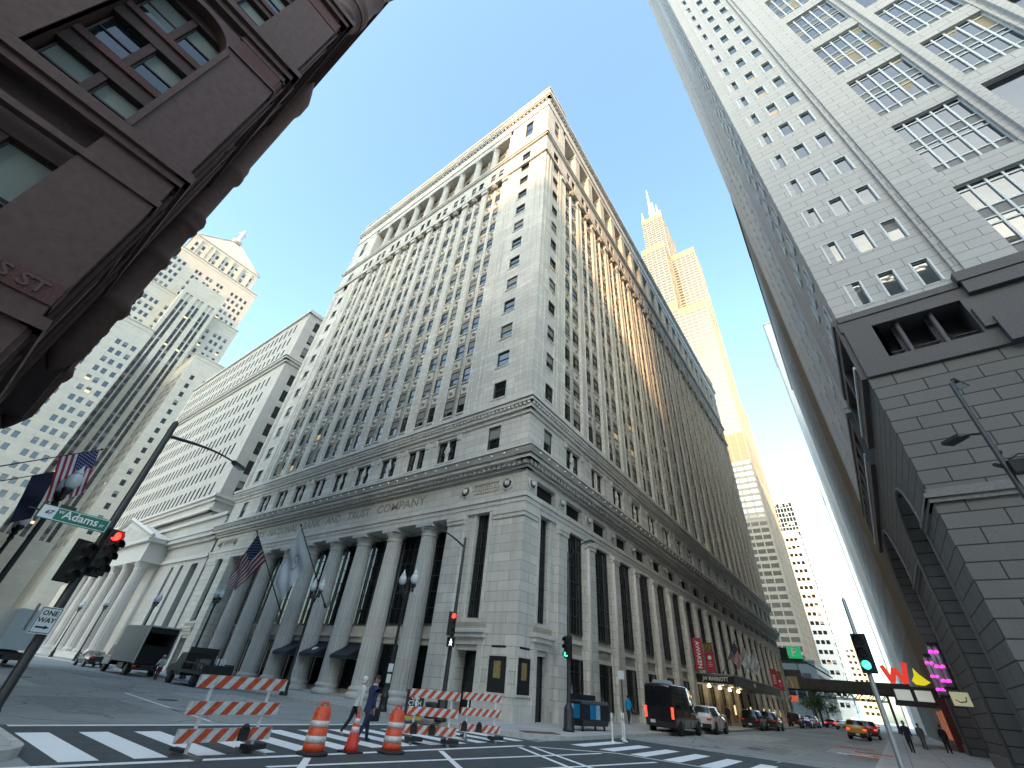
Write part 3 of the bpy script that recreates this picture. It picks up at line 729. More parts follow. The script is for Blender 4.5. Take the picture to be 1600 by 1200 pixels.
# big grouped windows between broad piers
grp=[]
z0=20.6+.15
gz=[(20.75,6.0)]+[(28.35+7.75*k,6.15) for k in range(24)]
gu=[(7.5,10.95),(11.95,15.3),(16.3,19.65),(20.65,24.0),(25.0,28.4),(29.4,32.8),(33.8,37.2)]
for (a,b) in gu:
    e=20.1
    for z,h in gz:
        if z>e: tw.fb(FT_E,a+.001,b-.001,-1.4,.06,e,z,0)
        e=z+h
    if e<TH: tw.fb(FT_E,a+.001,b-.001,-1.4,.06,e,TH,0)
for (a,b),(c,d) in zip(gu,gu[1:]):
    tw.fb(FT_E,b,b+.35,-1.4,.12,20.1,TH,0); tw.fb(FT_E,b+.35,c-.35,-1.4,.34,20.1,TH,0); tw.fb(FT_E,c-.35,c,-1.4,.12,20.1,TH,0)
tw.fb(FT_E,37.2,TLE,-1.4,.3,20.1,TH,0)
def big_mb(w_,h,var):
    mb=MB()
    mb.face([(-w_/2,0,0),(w_/2,0,0),(w_/2,0,h),(-w_/2,0,h)],0)
    n=5
    for k in range(n+1):
        x=-w_/2+w_*k/n; mb.box(x-.05,x+.05,-.09,-.004,0,h,1)
    for f in (0,.14,.42,.5,.64,.93,1):
        mb.box(-w_/2+.05,w_/2-.05,-.06,-.003,max(0,h*f-.045),min(h,h*f+.045),1)
    for k in range(n):
        x=-w_/2+w_*k/n
        for f0,f1 in ((0,.14),(.5,.64)):
            mb.face([(x+.05,-.002,h*f0+.04),(x+w_/n-.05,-.002,h*f0+.04),(x+w_/n-.05,-.002,h*f1-.04),(x+.05,-.002,h*f1-.04)],3)
    rr=random.Random(var)
    for k in range(n):
        for f0,f1 in ((.14,.5),(.64,1)):
            if rr.random()<.2:
                x=-w_/2+w_*k/n; t_=h*(f1-(f1-f0)*rr.choice((.3,.5,.9)))
                mb.face([(x+.05,-.002,t_),(x+w_/n-.05,-.002,t_),(x+w_/n-.05,-.002,h*f1-.04),(x+.05,-.002,h*f1-.04)],2)
    return mb
bigm={}
for (a,b) in gu[:4]:
    for z,h in gz:
        p=FT_E((a+b)/2,-.2,z)
        if z+h<TH and in_view((p[0],p[1],z+h/2)):
            key=(round(b-a,2),h,random.randint(0,5))
            if key not in bigm: bigm[key]=big_mb(b-a,h,key[2]).mesh('grouped_window',[G_SKY,MULL,BLIND2,plain('spandrel_panel',(.10,.115,.12),.4)],recalc=False)
            o=bpy.data.objects.new('grouped_window',bigm[key]); COL.objects.link(o); o.parent=tower; o.location=Vector(p)-tower.location; o.rotation_euler=(0,0,FT_E.rz)
        else: tg.fb(FT_E,a,b,-.4,-.35,z,z+h,0)
# south face: small windows at the corner, broad pier, then window strips between shallow pale ribs
cs=[(1.5,.75),(3.2,.75),(4.9,.75)]
grid_wall(tw,FT_S,cs,[(z,1.76) for z in wz],0,6.6,20.1,TH,-1.4,0,0)
tw.fb(FT_S,6.6,10.2,-1.4,.12,20.1,TH,0)
cs2=[(11.2+1.55*k,.8) for k in range(14)]
grid_wall(tw,FT_S,cs2,[(z,1.76) for z in wz],10.2,TLS-1.2,20.1,TH,-1.4,-.10,0)
tw.fb(FT_S,TLS-1.2,TLS,-1.4,.1,20.1,TH,0)
for z in wz:
    for u,w_ in cs+cs2:
        twin.add(FT_S,u,.012 if u<6 else -.088,z,w_,1.76,'none',None)
        n_=0 if u<6 else -.1
        if u<6: tt.fb(FT_S,u+w_/2-.02,u+w_/2+.09,-.2,n_+(.11 if u<6 else .22),z-.02,z+1.78,0 if u<6 else 1)
for k in range(15): tt.fb(FT_S,11.2+1.55*k-.86,11.2+1.55*k-.70,-.10,.0 if k%4 else .3,20.1,TH,1)
# dark cornice storey with three deep openings and turned posts
tt.fb(FT_E,-.02,5.0,-1.4,.16,19.72,20.1,2); tt.fb(FT_E,5.0,TLE,-1.4,.42,19.9,20.5,2)
tt.fb(FT_E,-.1,5.1,-1.4,.10,19.05,19.72,2); tt.fb(FT_E,5.1,TLE,-1.4,.36,19.1,19.9,2)
grid_wall(tt,FT_E,[(1.95,1.7),(3.0,.4),(4.0,1.3)] if 0 else [(2.95,3.5)],[(16.8,2.15)],0,TLE,15.92,19.05,-1.4,.14,2)
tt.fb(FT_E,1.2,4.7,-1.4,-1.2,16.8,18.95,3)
for u in (2.2,3.55):
    tt.tube([FT_E(u,-.25,16.8),FT_E(u,-.25,17.0),FT_E(u,-.25,18.7),FT_E(u,-.25,18.95)],[.17,.12,.12,.17],10,2)
    tt.fb(FT_E,u-.2,u+.2,-1.2,-.6,16.8,18.95,2)
for a,b in ((1.22,2.0),(2.4,3.35),(3.75,4.68)):
    d=.16
    nn=int((b-a)/.3)
    for i in range(nn):
        c=a+(b-a)*(i+.5)/nn; pts=[FT_E(c+.13*cos(2*pi*j/10),-.12,16.97+.13*sin(2*pi*j/10)) for j in range(11)]
        tt.tube(pts,.022,5,3,False,False)
    tt.fb(FT_E,a,b,-.16,-.1,17.12,17.17,3)
tt.fb(FT_E,5.2,TLE,.14,.4,15.92,17.4,2); tt.fb(FT_E,4.8,5.2,.14,.3,17.0,18.2,2)
for (a,b) in ((0,8.6),(11.2,TLS)):
    n=.22
    for z0_,z1_,nn in ((19.72,20.1,.3),(19.05,19.72,.22),(15.92,16.7,.24)): tt.fb(FT_S,a+(.0),b,-1.4,nn,z0_,z1_,2)
    k=max(2,int((b-a)/2.9)); d=(b-a)/k
    for i in range(k+1): tt.fb(FT_S,max(a,a+i*d-.22),min(b,a+i*d+.22),-1.4,n,16.7,19.05,2)
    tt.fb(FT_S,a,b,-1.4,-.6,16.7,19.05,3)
    tt.fb(FT_S,a+.1,b-.1,-.1,n+.1,16.7,16.85,0)
tt.fb(FT_S,8.6,11.2,-1.4,-.3,15.92,20.1,0)
tt.fb(FT_S,0,TLS,-1.4,-.001,15.5,15.9,2)
# base: coursed granite with deep arches on the south side
tb=MB()
tb.fb(FT_E,0,TLE,-1.4,0,.15,9.35,0); tb.fb(FT_E,-.0,TLE,-1.4,0,9.95,15.92,0)
for z0_,z1_,nn in ((9.35,9.55,.10),(9.55,9.75,.18),(9.75,9.95,.06)): tb.fb(FT_E,-nn,TLE,-1.4,nn,z0_,z1_,1)
def arch_wall(F,u0,u1,arches,z0_,z1_,n0,n1,m):
    e=u0
    for c,r,zs in arches:
        tb.fb(F,e,c-r,n0,n1,z0_,z1_,m); e=c+r
        k=14
        for i in range(k):
            t0,t1=pi*i/k,pi*(i+1)/k
            p=[(c-r*cos(t0),zs+r*sin(t0)),(c-r*cos(t1),zs+r*sin(t1)),(c-r*cos(t1),z1_),(c-r*cos(t0),z1_)]
            tb.prism(p,lambda a,b,d:F(a,d,b),n0,n1,m)
        pts=[F(c-r*cos(pi*i/20),n1+.02,zs+r*sin(pi*i/20)) for i in range(21)]
        tb.tube([F(c-r,n1+.02,z0_)]+pts+[F(c+r,n1+.02,z0_)],.09,6,1)
    tb.fb(F,e,u1,n0,n1,z0_,z1_,m)
arch_wall(FT_S,0,TLS,[(8.1,3.65,9.1),(25.5,6.3,9.0)],.15,15.5,-1.4,0,0)
for z0_,z1_,nn in ((9.35,9.55,.10),(9.55,9.75,.18),(9.75,9.95,.06)):
    tb.fb(FT_S,-nn,4.4,-1.0,nn,z0_,z1_,1); tb.fb(FT_S,11.8,19.1,-1.0,nn,z0_,z1_,1)
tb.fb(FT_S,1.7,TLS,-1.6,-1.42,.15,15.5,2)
for a,b in ((0,4.3),(12.0,18.9),(32.0,TLS)): tb.fb(FT_S,a-.12,b,-.5,.12,.15,.75,1)
tb.fb(FT_E,-.12,TLE,-.5,.12,.15,.75,1)
tw.build('wall',[GG,GGP],tower); tt.build('trim',[MULL,GGP,GD,BLACKW],tower); tb.build('arched_base',[GB,plain('base_ledge',(.2,.195,.185),.7,noise=.2,scale=8),BLACKW],tower)
if tg.f:
    o=tg.build('ribbon_glass',[G_SKY],tower,kind='stuff')
twin.finish(tower)

# ------------------------------------------------------------------ buildings farther down both streets
PALE=stone('pale_limestone',(.54,.52,.48),2.2,.9,.012,.75,.05,.25,.85,streak=.25)
PALE2=plain('pale_stone_trim',(.57,.55,.515),.8,noise=.1,scale=6)
WARM=stone('warm_limestone',(.62,.565,.47),2.5,1.0,.012,.75,.05,.2,.85,streak=.2)
PANELD=plain('dark_spandrel',(.05,.055,.06),.5)
def FX(x,y,d): # facades of an axis-aligned box: 'E','N','S','W' seen from its corner
    return {'E':Fr(x,y,(0,-1),(1,0)),'N':Fr(x,y,(-1,0),(0,1)),'S':Fr(x,y,(-1,0),(0,-1)),'W':Fr(x,y,(0,-1),(-1,0))}[d]
# ---- columned bank with a pediment, south of the lime block
fed=thing('columned_bank','pale bank building with a pedimented columned porch beyond the central block','building',(-26,-84,0))
fw=MB(); ft=MB(); fwin=Wins([G_DARK,plain('fed_frame',(.05,.055,.055),.5),BLIND,LIT],'window',(.75,.12,.1,.03),100)
FFE=FX(-26,-84,'E'); FFN=FX(-26.004,-83.996,'N')
fw.box(-80,-26.6,-150,-84.6,.15,69,1)
flo=[25.6+4.05*k for k in range(7)]+[57.6+3.9*k for k in range(3)]
colsE=[(4.8+2.15*k,.82) for k in range(28)]
grid_wall(fw,FFE,colsE,[(z,2.5) for z in flo],0,66,22,69.5,-.6,0,0,sp_in=.0)
for z in flo:
    for u,w_ in colsE: fwin.add(FFE,u,-.09,z,w_,2.5,'none',0)
colsN=[(2.6,1.1),(6.2,2.1),(8.4,.8),(12.5,2.1),(14.7,.8),(18.8,2.1),(21,.8),(26,2.1),(32,2.1),(38,2.1)]
grid_wall(fw,FFN,colsN,[(z,2.7) for z in flo],0,54,22,69.5,-.6,0,0)
for z in flo:
    for u,w_ in colsN: fwin.add(FFN,u,-.22,z,w_,2.7,'sash',None)
for F,L in ((FFE,66),(FFN,54)):
    for z0,z1,n in ((22.0,22.5,.5),(23.8,24.4,.35),(24.4,24.9,.7),(54.6,55.2,.35),(55.2,55.7,.8),(55.7,56.0,1.0),(69.5,70.1,.4),(70.1,70.6,.15)): ft.fb(F,-n,L,-.4,n,z0,z1,0)
# podium with entablature, tall windows
PFE=FX(-24.6,-71.6,'E'); PFN=FX(-24.604,-71.596,'N')
fw.box(-80,-25.6,-149,-72.6,.15,20,1)
fw.fb(PFE,0,78,-1.0,0,13.2,17.2,0); grid_wall(fw,PFE,[(3.4+0,2.3),(8,1.1),(11.6,1.1)]+[(60+4*k,1.4) for k in range(4)],[(2,10.6)],0,17,.15,13.2,-1,0,0)
fw.fb(PFE,52,78,-1.0,0,.15,13.2,0)
for u,w_ in [(3.4,2.3),(8,1.1),(11.6,1.1)]: fwin.add(PFE,u,-.8,2,w_,10.6,'tall',0)
grid_wall(fw,PFN,[(2.6,2.4),(7,2.4),(12,2.4)],[(2,10.6)],0,50,.15,17.2,-1,0,0)
for u in (2.6,7,12): fwin.add(PFN,u,-.8,2,2.4,10.6,'tall',0)
for F,L in ((PFE,78),(PFN,50)):
    for z0,z1,n in ((13.2,13.7,.25),(15.6,16.1,.4),(16.1,16.7,.9),(16.7,17.1,1.1),(19.2,19.7,.3)): ft.fb(F,-n,L,-.4,n,z0,z1,0)
    ft.fb(F,0,L,-1,-.1,17.1,19.4,1)
# porch
px0,px1=-24.6,-21.6; py0,py1=-89.0,-122.5
for y in (py0,py1): pass
ft.box(px0,px1,py1,py0,13.3,16.2,0); ft.box(px0,px1+.6,py1-.6,py0+.6,16.2,16.8,0)
ft.box(px0,px1,py1,py0,.15,.9,0)
yc=(py0+py1)/2
tri=[(py0+.7,16.8),(py1-.7,16.8),(yc,21.4)]
ft.prism(tri,lambda a,b,d:(d,a,b),px0,px1+.1,0)
for a,b in (((py0+.9,16.8),(yc,21.7)),((py1-.9,16.8),(yc,21.7))):
    ft.tube([(px1+.35,a[0],a[1]+.25),(px1+.35,b[0],b[1]+.1)],.34,4,0,False)
ft.prism([(py0-2,17.3),(py1+2,17.3),(yc,20.4)],lambda a,b,d:(d,a,b),px1+.09,px1+.13,1)
fw.build('wall',[PALE,PALE2],fed); ft.build('cornice_and_pediment',[PALE2,PALE],fed)
for k in range(6):
    c=MB(); c.lathe((px1-1.0,py0-1.4-6.1*k,.9),[(1.15,0),(1.15,.3),(.95,.5),(.92,.7),(.9,4.5),(.78,11.1),(.86,11.3),(.8,11.5),(1.05,12.2),(1.1,12.4)],28,0,False,.05); c.build('column',[PALE2],fed)
fwin.finish(fed)
# ---- art deco exchange tower closing the street
deco=thing('stepped_deco_tower','stepped art deco tower with a pyramid roof and a statue, closing the left street','building',(-17,-195,0))
dw=MB(); dt=MB(); dwin=Wins([glass('deco_glass',(.02,.024,.028),.05,.008,.7,0,1.7),plain('deco_frame',(.2,.2,.2),.5),BLIND,emit('deco_lit',(1,.7,.28),.5,(.3,.2,.08))],'window',(.62,.24,.11,.03),100)
def slab(x0,x1,yf,yb,z0,z1,cols,rows,w_,h_,style='none',strip=None,E=False,Ecols=None):
    F=FX(x1,yf,'N'); L=x1-x0
    dw.box(x0+.3,x1-.5,yb,yf-.5,z0,z1-.1,1)
    grid_wall(dw,F,[(c,w_) for c in cols],[(z,h_) for z in rows],0,L,z0,z1,-.5,0,0)
    for z in rows:
        for c in cols: dwin.add(F,c,-.16,z,w_,h_,style,None)
    G=FX(x1+.004,yf-.004,'E')
    if E:
        grid_wall(dw,G,[(c,w_) for c in Ecols],[(z,h_) for z in rows],0,yf-yb,z0,z1,-.5,0,0)
        for z in rows:
            for c in Ecols: dwin.add(G,c,-.1,z,w_,h_,style,None)
    else: dw.fb(G,.52,yf-yb,-.5,0,z0,z1,0)
    dw.box(x0,x0+.3,yb,yf-.52,z0,z1,0)
    dt.box(x0-.25,x1+.25,yb,yf+.25,z1,z1+.5,0); dt.box(x0-.1,x1+.1,yb,yf+.1,z1-1.6,z1-1.2,0)
rw=lambda z0,z1,p=3.7:[z0+p*k for k in range(int((z1-z0)/p))]
# wings either side of the court
slab(-10,16,-172,-196,.15,93.5,[2.2,4.2,8,10,14,16,20,22,24.4],rw(24,90),1.25,1.9)
slab(-50,-24,-172,-196,.15,93.5,[3,7.3,9.2,13.5,15.4,20,22],rw(24,90),1.25,1.9,E=True,Ecols=[3,5,8.5,10.5,14,16])
# note: first slab's list counts from its right (west-hand) edge
# court wall and tower
cF=FX(-10.01,-190,'N')
dw.box(-23.99,-10.01,-196,-190.6,.15,128,1)
strips=[1.8,3.4,6.2,7.8,10.6,12.2]
grid_wall(dw,cF,[(c,1.1) for c in strips],[(26,100)],0,13.98,.15,134,-.6,0,0)
for c in strips:
    for z in rw(26,125):
        dwin.add(cF,c,-.3,z,1.1,2.0,'none',None); dw.fb(cF,c-.54,c+.54,-.6,-.42,z+2.0,z+3.69,2)
clk=MB()
# lit clock in the court
k=24
for r,d,m_ in ((1.9,.35,1),(1.65,.4,0)):
    clk.prism([(-18.6+r*cos(2*pi*i/k),45.6+r*sin(2*pi*i/k)) for i in range(k)],lambda a,b,d_:(a,d_,b),-190.2,-190+d,m_)
for a in (70,200): clk.obox((-18.6+.5*cos(rad(a)),-189.57,45.6+.5*sin(rad(a))),.55,.02,.07,0,1,Matrix.Rotation(-rad(a),3,'Y'))
clk.build('clock',[emit('clock_face',(1,.9,.6),.12,(.6,.5,.35)),PANELD],deco)
slab(-36,2,-196,-224,93,126,[2,3.8,6,7.8]+[11.5,13.1,16.2,17.8,20.9,22.5]+[26,28,31.2,33.2,35.6],rw(95,124),1.15,2.0)
slab(-35,1,-198,-224,126,151,[2,3.8,5.8]+[11,12.6,15.7,17.3,20.4,22]+[27,29,31.2,33.4],rw(127.5,149),1.15,2.0)
slab(-31.5,-1.5,-200,-224,151,163,[2.2,5.2]+[9.5,11.5,14,16,18.5,20.5]+[24.5,27.5],[153,156.8],1.2,2.4)
# lettered crown reliefs
G=FX(-1.5,-200,'N')
for u in (9.0,13.4,17.8,22.2): dt.fb(G,u-.5,u+.5,0,.5,140,162,0)
for u in (3,7,23,27): dt.fb(G,u-.35,u+.35,0,.35,151,162,0)
# pyramid roof and statue
RF=MB(); a=(-32,-1); b=(-200.5,-224)
ap=(-16.5,-211,183)
P=[(a[0],b[0],163.5),(a[1],b[0],163.5),(a[1],b[1],163.5),(a[0],b[1],163.5)]
t=.90
Q=[tuple(p[i]*(1-t)+ap[i]*t for i in range(3)) for p in P]
for i in range(4):
    j=(i+1)%4
    for s in range(10):
        f0,f1=s/10,(s+1)/10
        l=lambda p,q,f:tuple(p[k]*(1-f)+q[k]*f for k in range(3))
        RF.face([l(P[i],Q[i],f0),l(P[j],Q[j],f0),l(P[j],Q[j],f1),l(P[i],Q[i],f1)],0)
RF.face(Q,0)
RF.tube([P[1],Q[1]],.35,6); RF.tube([P[0],Q[0]],.35,6)
RF.build('roof',[plain('roof_lead',(.46,.43,.38),.6,noise=.2,scale=1.5)],deco)
ST=MB(); ST.lathe((-16.5,-211,180.6),[(2.2,0),(2.2,.8),(2.6,1.0),(2.6,2.2),(1.9,2.4),(1.5,3.4),(1.3,3.8),(1.0,4.4),(1.15,6.5),(.9,8.2),(1.25,9.6),(1.0,10.4),(.4,10.8),(.55,11.4),(.5,12.0),(.1,12.3)],14,0)
ST.tube([(-15.5,-211,190.2),(-14.6,-210.6,188.2)],.3,6); ST.tube([(-17.5,-211,190.2),(-18.2,-210.4,188)],.3,6)
ST.build('roof_statue',[plain('statue_metal',(.62,.6,.55),.4,metal=.3)],deco)
dw.build('wall',[WARM,PALE2,PANELD],deco); dt.build('cornice',[WARM,PANELD],deco)
dwin.finish(deco)
# ---- very tall bundled-tube tower
tall=thing('bundled_tube_tower','very tall stepped dark glass tower with white antennas catching gold sunlight','building',(-285,-27,0))
BZ=plain('bronze_cladding',(.22,.205,.175),.45,metal=.0,noise=.1,scale=.3); BZW=glass('bronze_tower_glass',(.06,.05,.035),.08,.002,1.0)
BND=plain('louvre_bronze',(.20,.16,.10),.6)
q=22.9; x0,y0=-285.,-27.
hs={(0,0):283,(0,1):382,(0,2):203,(1,0):383,(1,1):466,(1,2):383,(2,0):203,(2,1):466,(2,2):283}
tb_=MB(); tgl=MB(); tl=MB()
for (i,j),h in hs.items():
    xa,xb=x0-q*(i+1),x0-q*i; ya,yb=y0-q*(j+1),y0-q*j
    tb_.box(xa,xb,ya,yb,.15,h,0)
    for F,vis in ((FX(xb,yb,'E'),hs.get((i-1,j),0)),(FX(xb,yb,'N'),hs.get((i,j-1),0))):
        zst=max(0.15,vis)
        if zst>=h: continue
        for k in range(6): tl.fb(F,k*q/5-.28 if k else 0,min(q,k*q/5+.28),.0,.5 if k in(0,5) else .32,zst,h,0)
        n=int((h-zst)/3.95)
        for r in range(n):
            z=h-3.95*(r+1)
            if (130<z<150) or r in(0,1) or (h>300 and 283<z<293): tl.fb(F,.3,q-.3,.02,.12,z,z+3.9,1); continue
            tgl.fb(F,.3,q-.3,.02,.08,z+.9,z+3.2,0)
tb_.build('wall',[BZ],tall); tl.build('piers_and_louvres',[BZ,BND],tall); tgl.build('ribbon_windows',[BZW],tall,kind='stuff')
an=MB()
AN=plain('antenna_white',(.8,.8,.78),.4)
for nm,(x,y),h,r in (('a',(-318,-62),541,1),('b',(-338,-62),541,1),('c',(-310,-53),488,.6),('d',(-311,-71),486,.6),('e',(-322,-52),492,.5)):
    A=MB(); A.tube([(x,y,466),(x,y,466+(h-466)*.35),(x,y,466+(h-466)*.36),(x,y,466+(h-466)*.7),(x,y,h)],[2.6*r,2.3*r,1.7*r,1.2*r,.3*r],10); A.lathe((x,y,466),[(3.4*r,0),(3.4*r,4),(2.6*r,5)],12); A.build('antenna',[AN],tall)
# ---- other blocks along the cross street
def simple(name,label,x0,x1,y0,y1,h,faces,mat,colp,colw,rowp,rowh,z00=6,limit=60,wprob=(.8,.1,.07,.03),gl=None,grp=None,over=None,style='none'):
    r=thing(name,label,'building',(x1,y1,0),0,grp)
    b=MB(); t_=MB(); ws=Wins([gl or G_DARK,plain('far_frame',(.1,.1,.1),.5),BLIND,LIT],'window',wprob,limit)
    b.box(x0+.2,x1-.45,y0+.45,y1-.45,.15,h-.05,1)
    for d in 'ENSW':
        if d=='E': F=FX(x1,y1,'E'); L=y1-y0
        elif d=='N': F=FX(x1-.004,y1+.004,'N'); L=x1-x0
        elif d=='S': F=FX(x1-.004,y0-.004,'S'); L=x1-x0
        else: F=FX(x0,y1,'W'); L=y1-y0
        if d in faces:
            n=max(1,int((L-1.5)/colp)); e=(L-n*colp)/2
            cols=[(e+colp*(k+.5),colw) for k in range(n)]; rows=[(z00+rowp*k,rowh) for k in range(int((h-2-z00)/rowp))]
            grid_wall(b,F,cols,rows,0,L,.15,h,-.45,0,0)
            for z,_ in rows:
                for u,w_ in cols: ws.add(F,u,-.16,z,w_,rowh,style,None)
        else: b.fb(F,.46,L-.46,-.45,-.006,.15,h-.02,0)
        t_.fb(F,-.2,L+.2,-.3,.25,h,h+.5,0)
    b.build('wall',[mat,mat],r); t_.build('coping',[mat],r); ws.finish(r); return r
TANB=stone('tan_brick',(.30,.235,.14),.5,.16,.02,.7,.12,.3,.9,streak=.3)
GREYP=stone('speckled_grey',(.34,.33,.31),1.6,.8,.015,.7,.1,.3,.85)
WHITEC=plain('white_concrete',(.66,.65,.62),.8,noise=.08,scale=2)
simple('narrow_brick_building','narrow tan brick building just beyond the grey granite tower',-77,-60,4.15,40,85,'',TANB,3,1,4,2)
simple('mottled_grey_building','mottled grey street building with small windows beyond the tan brick one',-140,-77.2,4.3,40,87,'S',GREYP,2.7,1.1,3.6,1.7,limit=100)
simple('white_panel_tower','white and glass chequered tower slab at the far right of the street',-186,-154,3.4,30,128,'ES',WHITEC,4.2,2.6,7.0,3.5,limit=100,gl=G_SKY)
simple('pale_far_tower','pale far tower beside the white patch of sky',-330,-290,3.8,40,112,'ES',PALE2,3.6,2.0,5,3,limit=30,gl=G_SKY)
simple('white_banded_building','white office block with rows of dark windows at the end of the street',-470,-440,-60,-21.5,131,'EN',WHITEC,3.3,2.5,6.35,2.7,z00=8,limit=100)
simple('blue_glass_tower','pale blue glass tower rising behind the white banded block',-560,-530,-60,-22.5,191,'EN',plain('blue_glass_skin',(.35,.48,.56),.25),3.0,2.6,5.2,4.4,limit=40,gl=G_SKY)
simple('yellow_lit_building','low far building with sunlit yellow panels at the street end',-640,-600,-24,-7,66,'E',plain('yellow_panel',(.58,.50,.32),.6),4,2.6,5,2.4,limit=30)
simple('glass_annex','low grey glass office block in front of the tall stepped tower',-255,-205,-90,-17.3,17,'EN',plain('annex_metal',(.16,.19,.19),.5),3,2.6,4.2,3.4,limit=40,gl=G_SKY)
# unseen blocks east of the crossing; the far ones are added to shape sunlight
ROOFB=stone('plain_grey_block',(.36,.35,.33),3,1.2,.01,.8,.05,.2,.85)
simple('unseen_block','broad unseen block added far east to shade the lower cross street wall of the bank',350,400,60.5,88,229,'',ROOFB,4,2,4,2)
simple('unseen_block','very tall unseen block added far northeast to shade the granite tower',350,400,88.5,200,335,'',ROOFB,4,2,4,2)
simple('unseen_block','tall wide unseen block added far east to shade the column front',352,400,-60.5,60,262,'',ROOFB,4,2,4,2)
simple('unseen_block','tall unseen block added far southeast to shade the lower stepped deco tower',350,400,-170,-61,306,'',ROOFB,4,2,4,2)
simple('unseen_block','grey masonry office block behind the camera on the northeast corner',12,46,16,70,40,'WS',stone('corner_block_stone',(.42,.40,.37),2.2,.8,.015,.7,.06,.25,.85),3.2,1.6,3.7,2.1,limit=40)

# ------------------------------------------------------------------ street furniture
POLE=plain('black_pole_paint',(.018,.019,.02),.45,noise=.3,scale=6)
POLEG=plain('galvanised_pole',(.28,.29,.29),.4,metal=.7,noise=.15,scale=5)
CASE=plain('signal_case',(.015,.016,.016),.5)
REDL=emit('signal_red',(1,.03,.02),1.1); GREENL=emit('signal_green',(.05,1,.5),.9); WALK=emit('walk_white',(.9,.95,1),.5)
OFFR=plain('lens_off',(.03,.02,.02),.3)
GLOBE=plain('lamp_globe',(.62,.66,.68),.18,spec=.7)
WHITEP=plain('white_sign',(.72,.74,.74),.5); BLACKP=plain('black_letter',(.015,.015,.015),.6); GREENP=plain('green_sign',(.0,.16,.09),.45)
STEEL=plain('sign_post_steel',(.22,.22,.21),.5,metal=.5)
# ---- twin-globe lamps
def twin_lamp(loc,label,h=6.55,group='twin-globe street lamps along the side street',along=(0,1)):
    t=thing('street_lamp',label,'street lamp',loc,0,group)
    a=MB(); a.lathe((0,0,0),[(.26,0),(.27,.12),(.22,.2),(.2,.55),(.24,.62),(.17,.75),(.13,.95),(.12,1.05),(.095,1.2),(.075,h-1.0),(.11,h-.95),(.11,h-.85),(.07,h-.75),(.06,h-.2),(.1,h-.1),(.03,h+.12)],14)
    ax,ay=along
    for s_ in (-1,1):
        pts=[(0,0,h-.75)]+[(ax*s_*(.12+.42*k/6),ay*s_*(.12+.42*k/6),h-.75+.12*sin(pi*k/6)-.18*sin(pi*k/6*2)*.6+.28*(k/6)**3) for k in range(1,7)]
        a.tube(pts,.045,8); a.tube([(0,0,h-1.15),(ax*s_*.2,ay*s_*.2,h-1.05),(ax*s_*.38,ay*s_*.38,h-.7)],.025,6)
        a.lathe((ax*s_*.54,ay*s_*.54,h-.5),[(.05,-.3),(.09,-.2),(.05,-.1),(.13,0),(.17,.12),(.15,.16)],12)
    a.build('pole',[POLE],t,True)
    for s_ in (-1,1):
        g=MB(); g.lathe((ax*s_*.54,ay*s_*.54,h-.34),[(.12,0),(.2,.1),(.235,.26),(.22,.42),(.15,.54),(.13,.56)],16); g.lathe((ax*s_*.54,ay*s_*.54,h-.34),[(.14,.56),(.15,.6),(.09,.7),(.05,.76),(.02,.9)],12,1)
        g.build('globe',[GLOBE,GLOBE],t,True)
    return t
for i,(y,l) in enumerate(((-22.0,'black twin-globe lamp nearest the corner, by the fluted columns'),(-31.9,'second black twin-globe lamp from the corner, between the two facade flags'),(-48.1,'black twin-globe lamp just left of the hanging American flag'),(-63.4,'black twin-globe lamp rising behind the open box truck'),(-81.4,'small black twin-globe lamp before the pedimented porch'),(-93.6,'farthest small twin-globe lamp down the side street'))):
    twin_lamp((-18.9,y,.15),l)
twin_lamp((-2.15,-22.6,.15),'large near twin-globe lamp partly hidden by the near flag and street sign')
twin_lamp((-2.5,-33.0,.15),'twin-globe lamp at the left edge of the photo behind the dark blue flag')
# ---- signal poles
def signal_head(parent,loc,rz,lit,name='signal_head',n=3,r=.1):
    a=MB(); h=.34
    a.box(-.17,.17,-.02,.2,0,h*n,0)
    a.box(-.21,.21,.2,.215,-.04,h*n+.04,0)
    for i in range(n):
        z=h*(n-1-i)+h/2
        # visor
        pts=[(.13*cos(t_),.13*sin(t_)) for t_ in [rad(-25+230*k/10) for k in range(11)]]
        for (p,q) in zip(pts,pts[1:]):
            a.face([(p[0],-.02,z+p[1]),(q[0],-.02,z+q[1]),(q[0],-.25,z+q[1]-.02),(p[0],-.25,z+p[1]-.02)],0)
    o=a.build(name,[CASE],parent,True); o.location=loc; o.rotation_euler=(0,0,rz)
    for i in range(n):
        z=h*(n-1-i)+h/2
        l=MB(); l.prism([(.115*cos(2*pi*k/16),z+.115*sin(2*pi*k/16)) for k in range(16)],lambda u,w_,d:(u,d,w_),-.06,-.015)
        m=OFFR
        if lit==i: m={0:REDL,2:GREENL}[i]
        l.build('signal_lens',[m],o,True)
    return o
def ped_head(parent,loc,rz):
    a=MB(); a.box(-.2,.2,-.02,.18,0,.42,0); a.box(-.2,.2,-.16,-.02,.38,.42,0); a.box(-.2,-.17,-.16,-.02,0,.38,0); a.box(.17,.2,-.16,-.02,0,.38,0)
    o=a.build('walk_signal',[CASE],parent,True); o.location=loc; o.rotation_euler=(0,0,rz)
    w_=MB()
    for pts in ([(.0,.3),(.035,.33),(.0,.36),(-.035,.33)],[(-.03,.18),(.03,.18),(.04,.29),(-.03,.29)],[(-.03,.18),(.0,.18),(-.05,.06),(-.08,.06)],[(0,.18),(.03,.18),(.07,.06),(.04,.06)],[(.03,.28),(.09,.2),(.07,.19),(.03,.24)],[(-.03,.28),(-.08,.2),(-.06,.19),(-.03,.24)]):
        w_.prism(pts,lambda u,z,d:(u,d,z),-.03,-.024)
    w_.build('walk_symbol',[WALK],o,True)
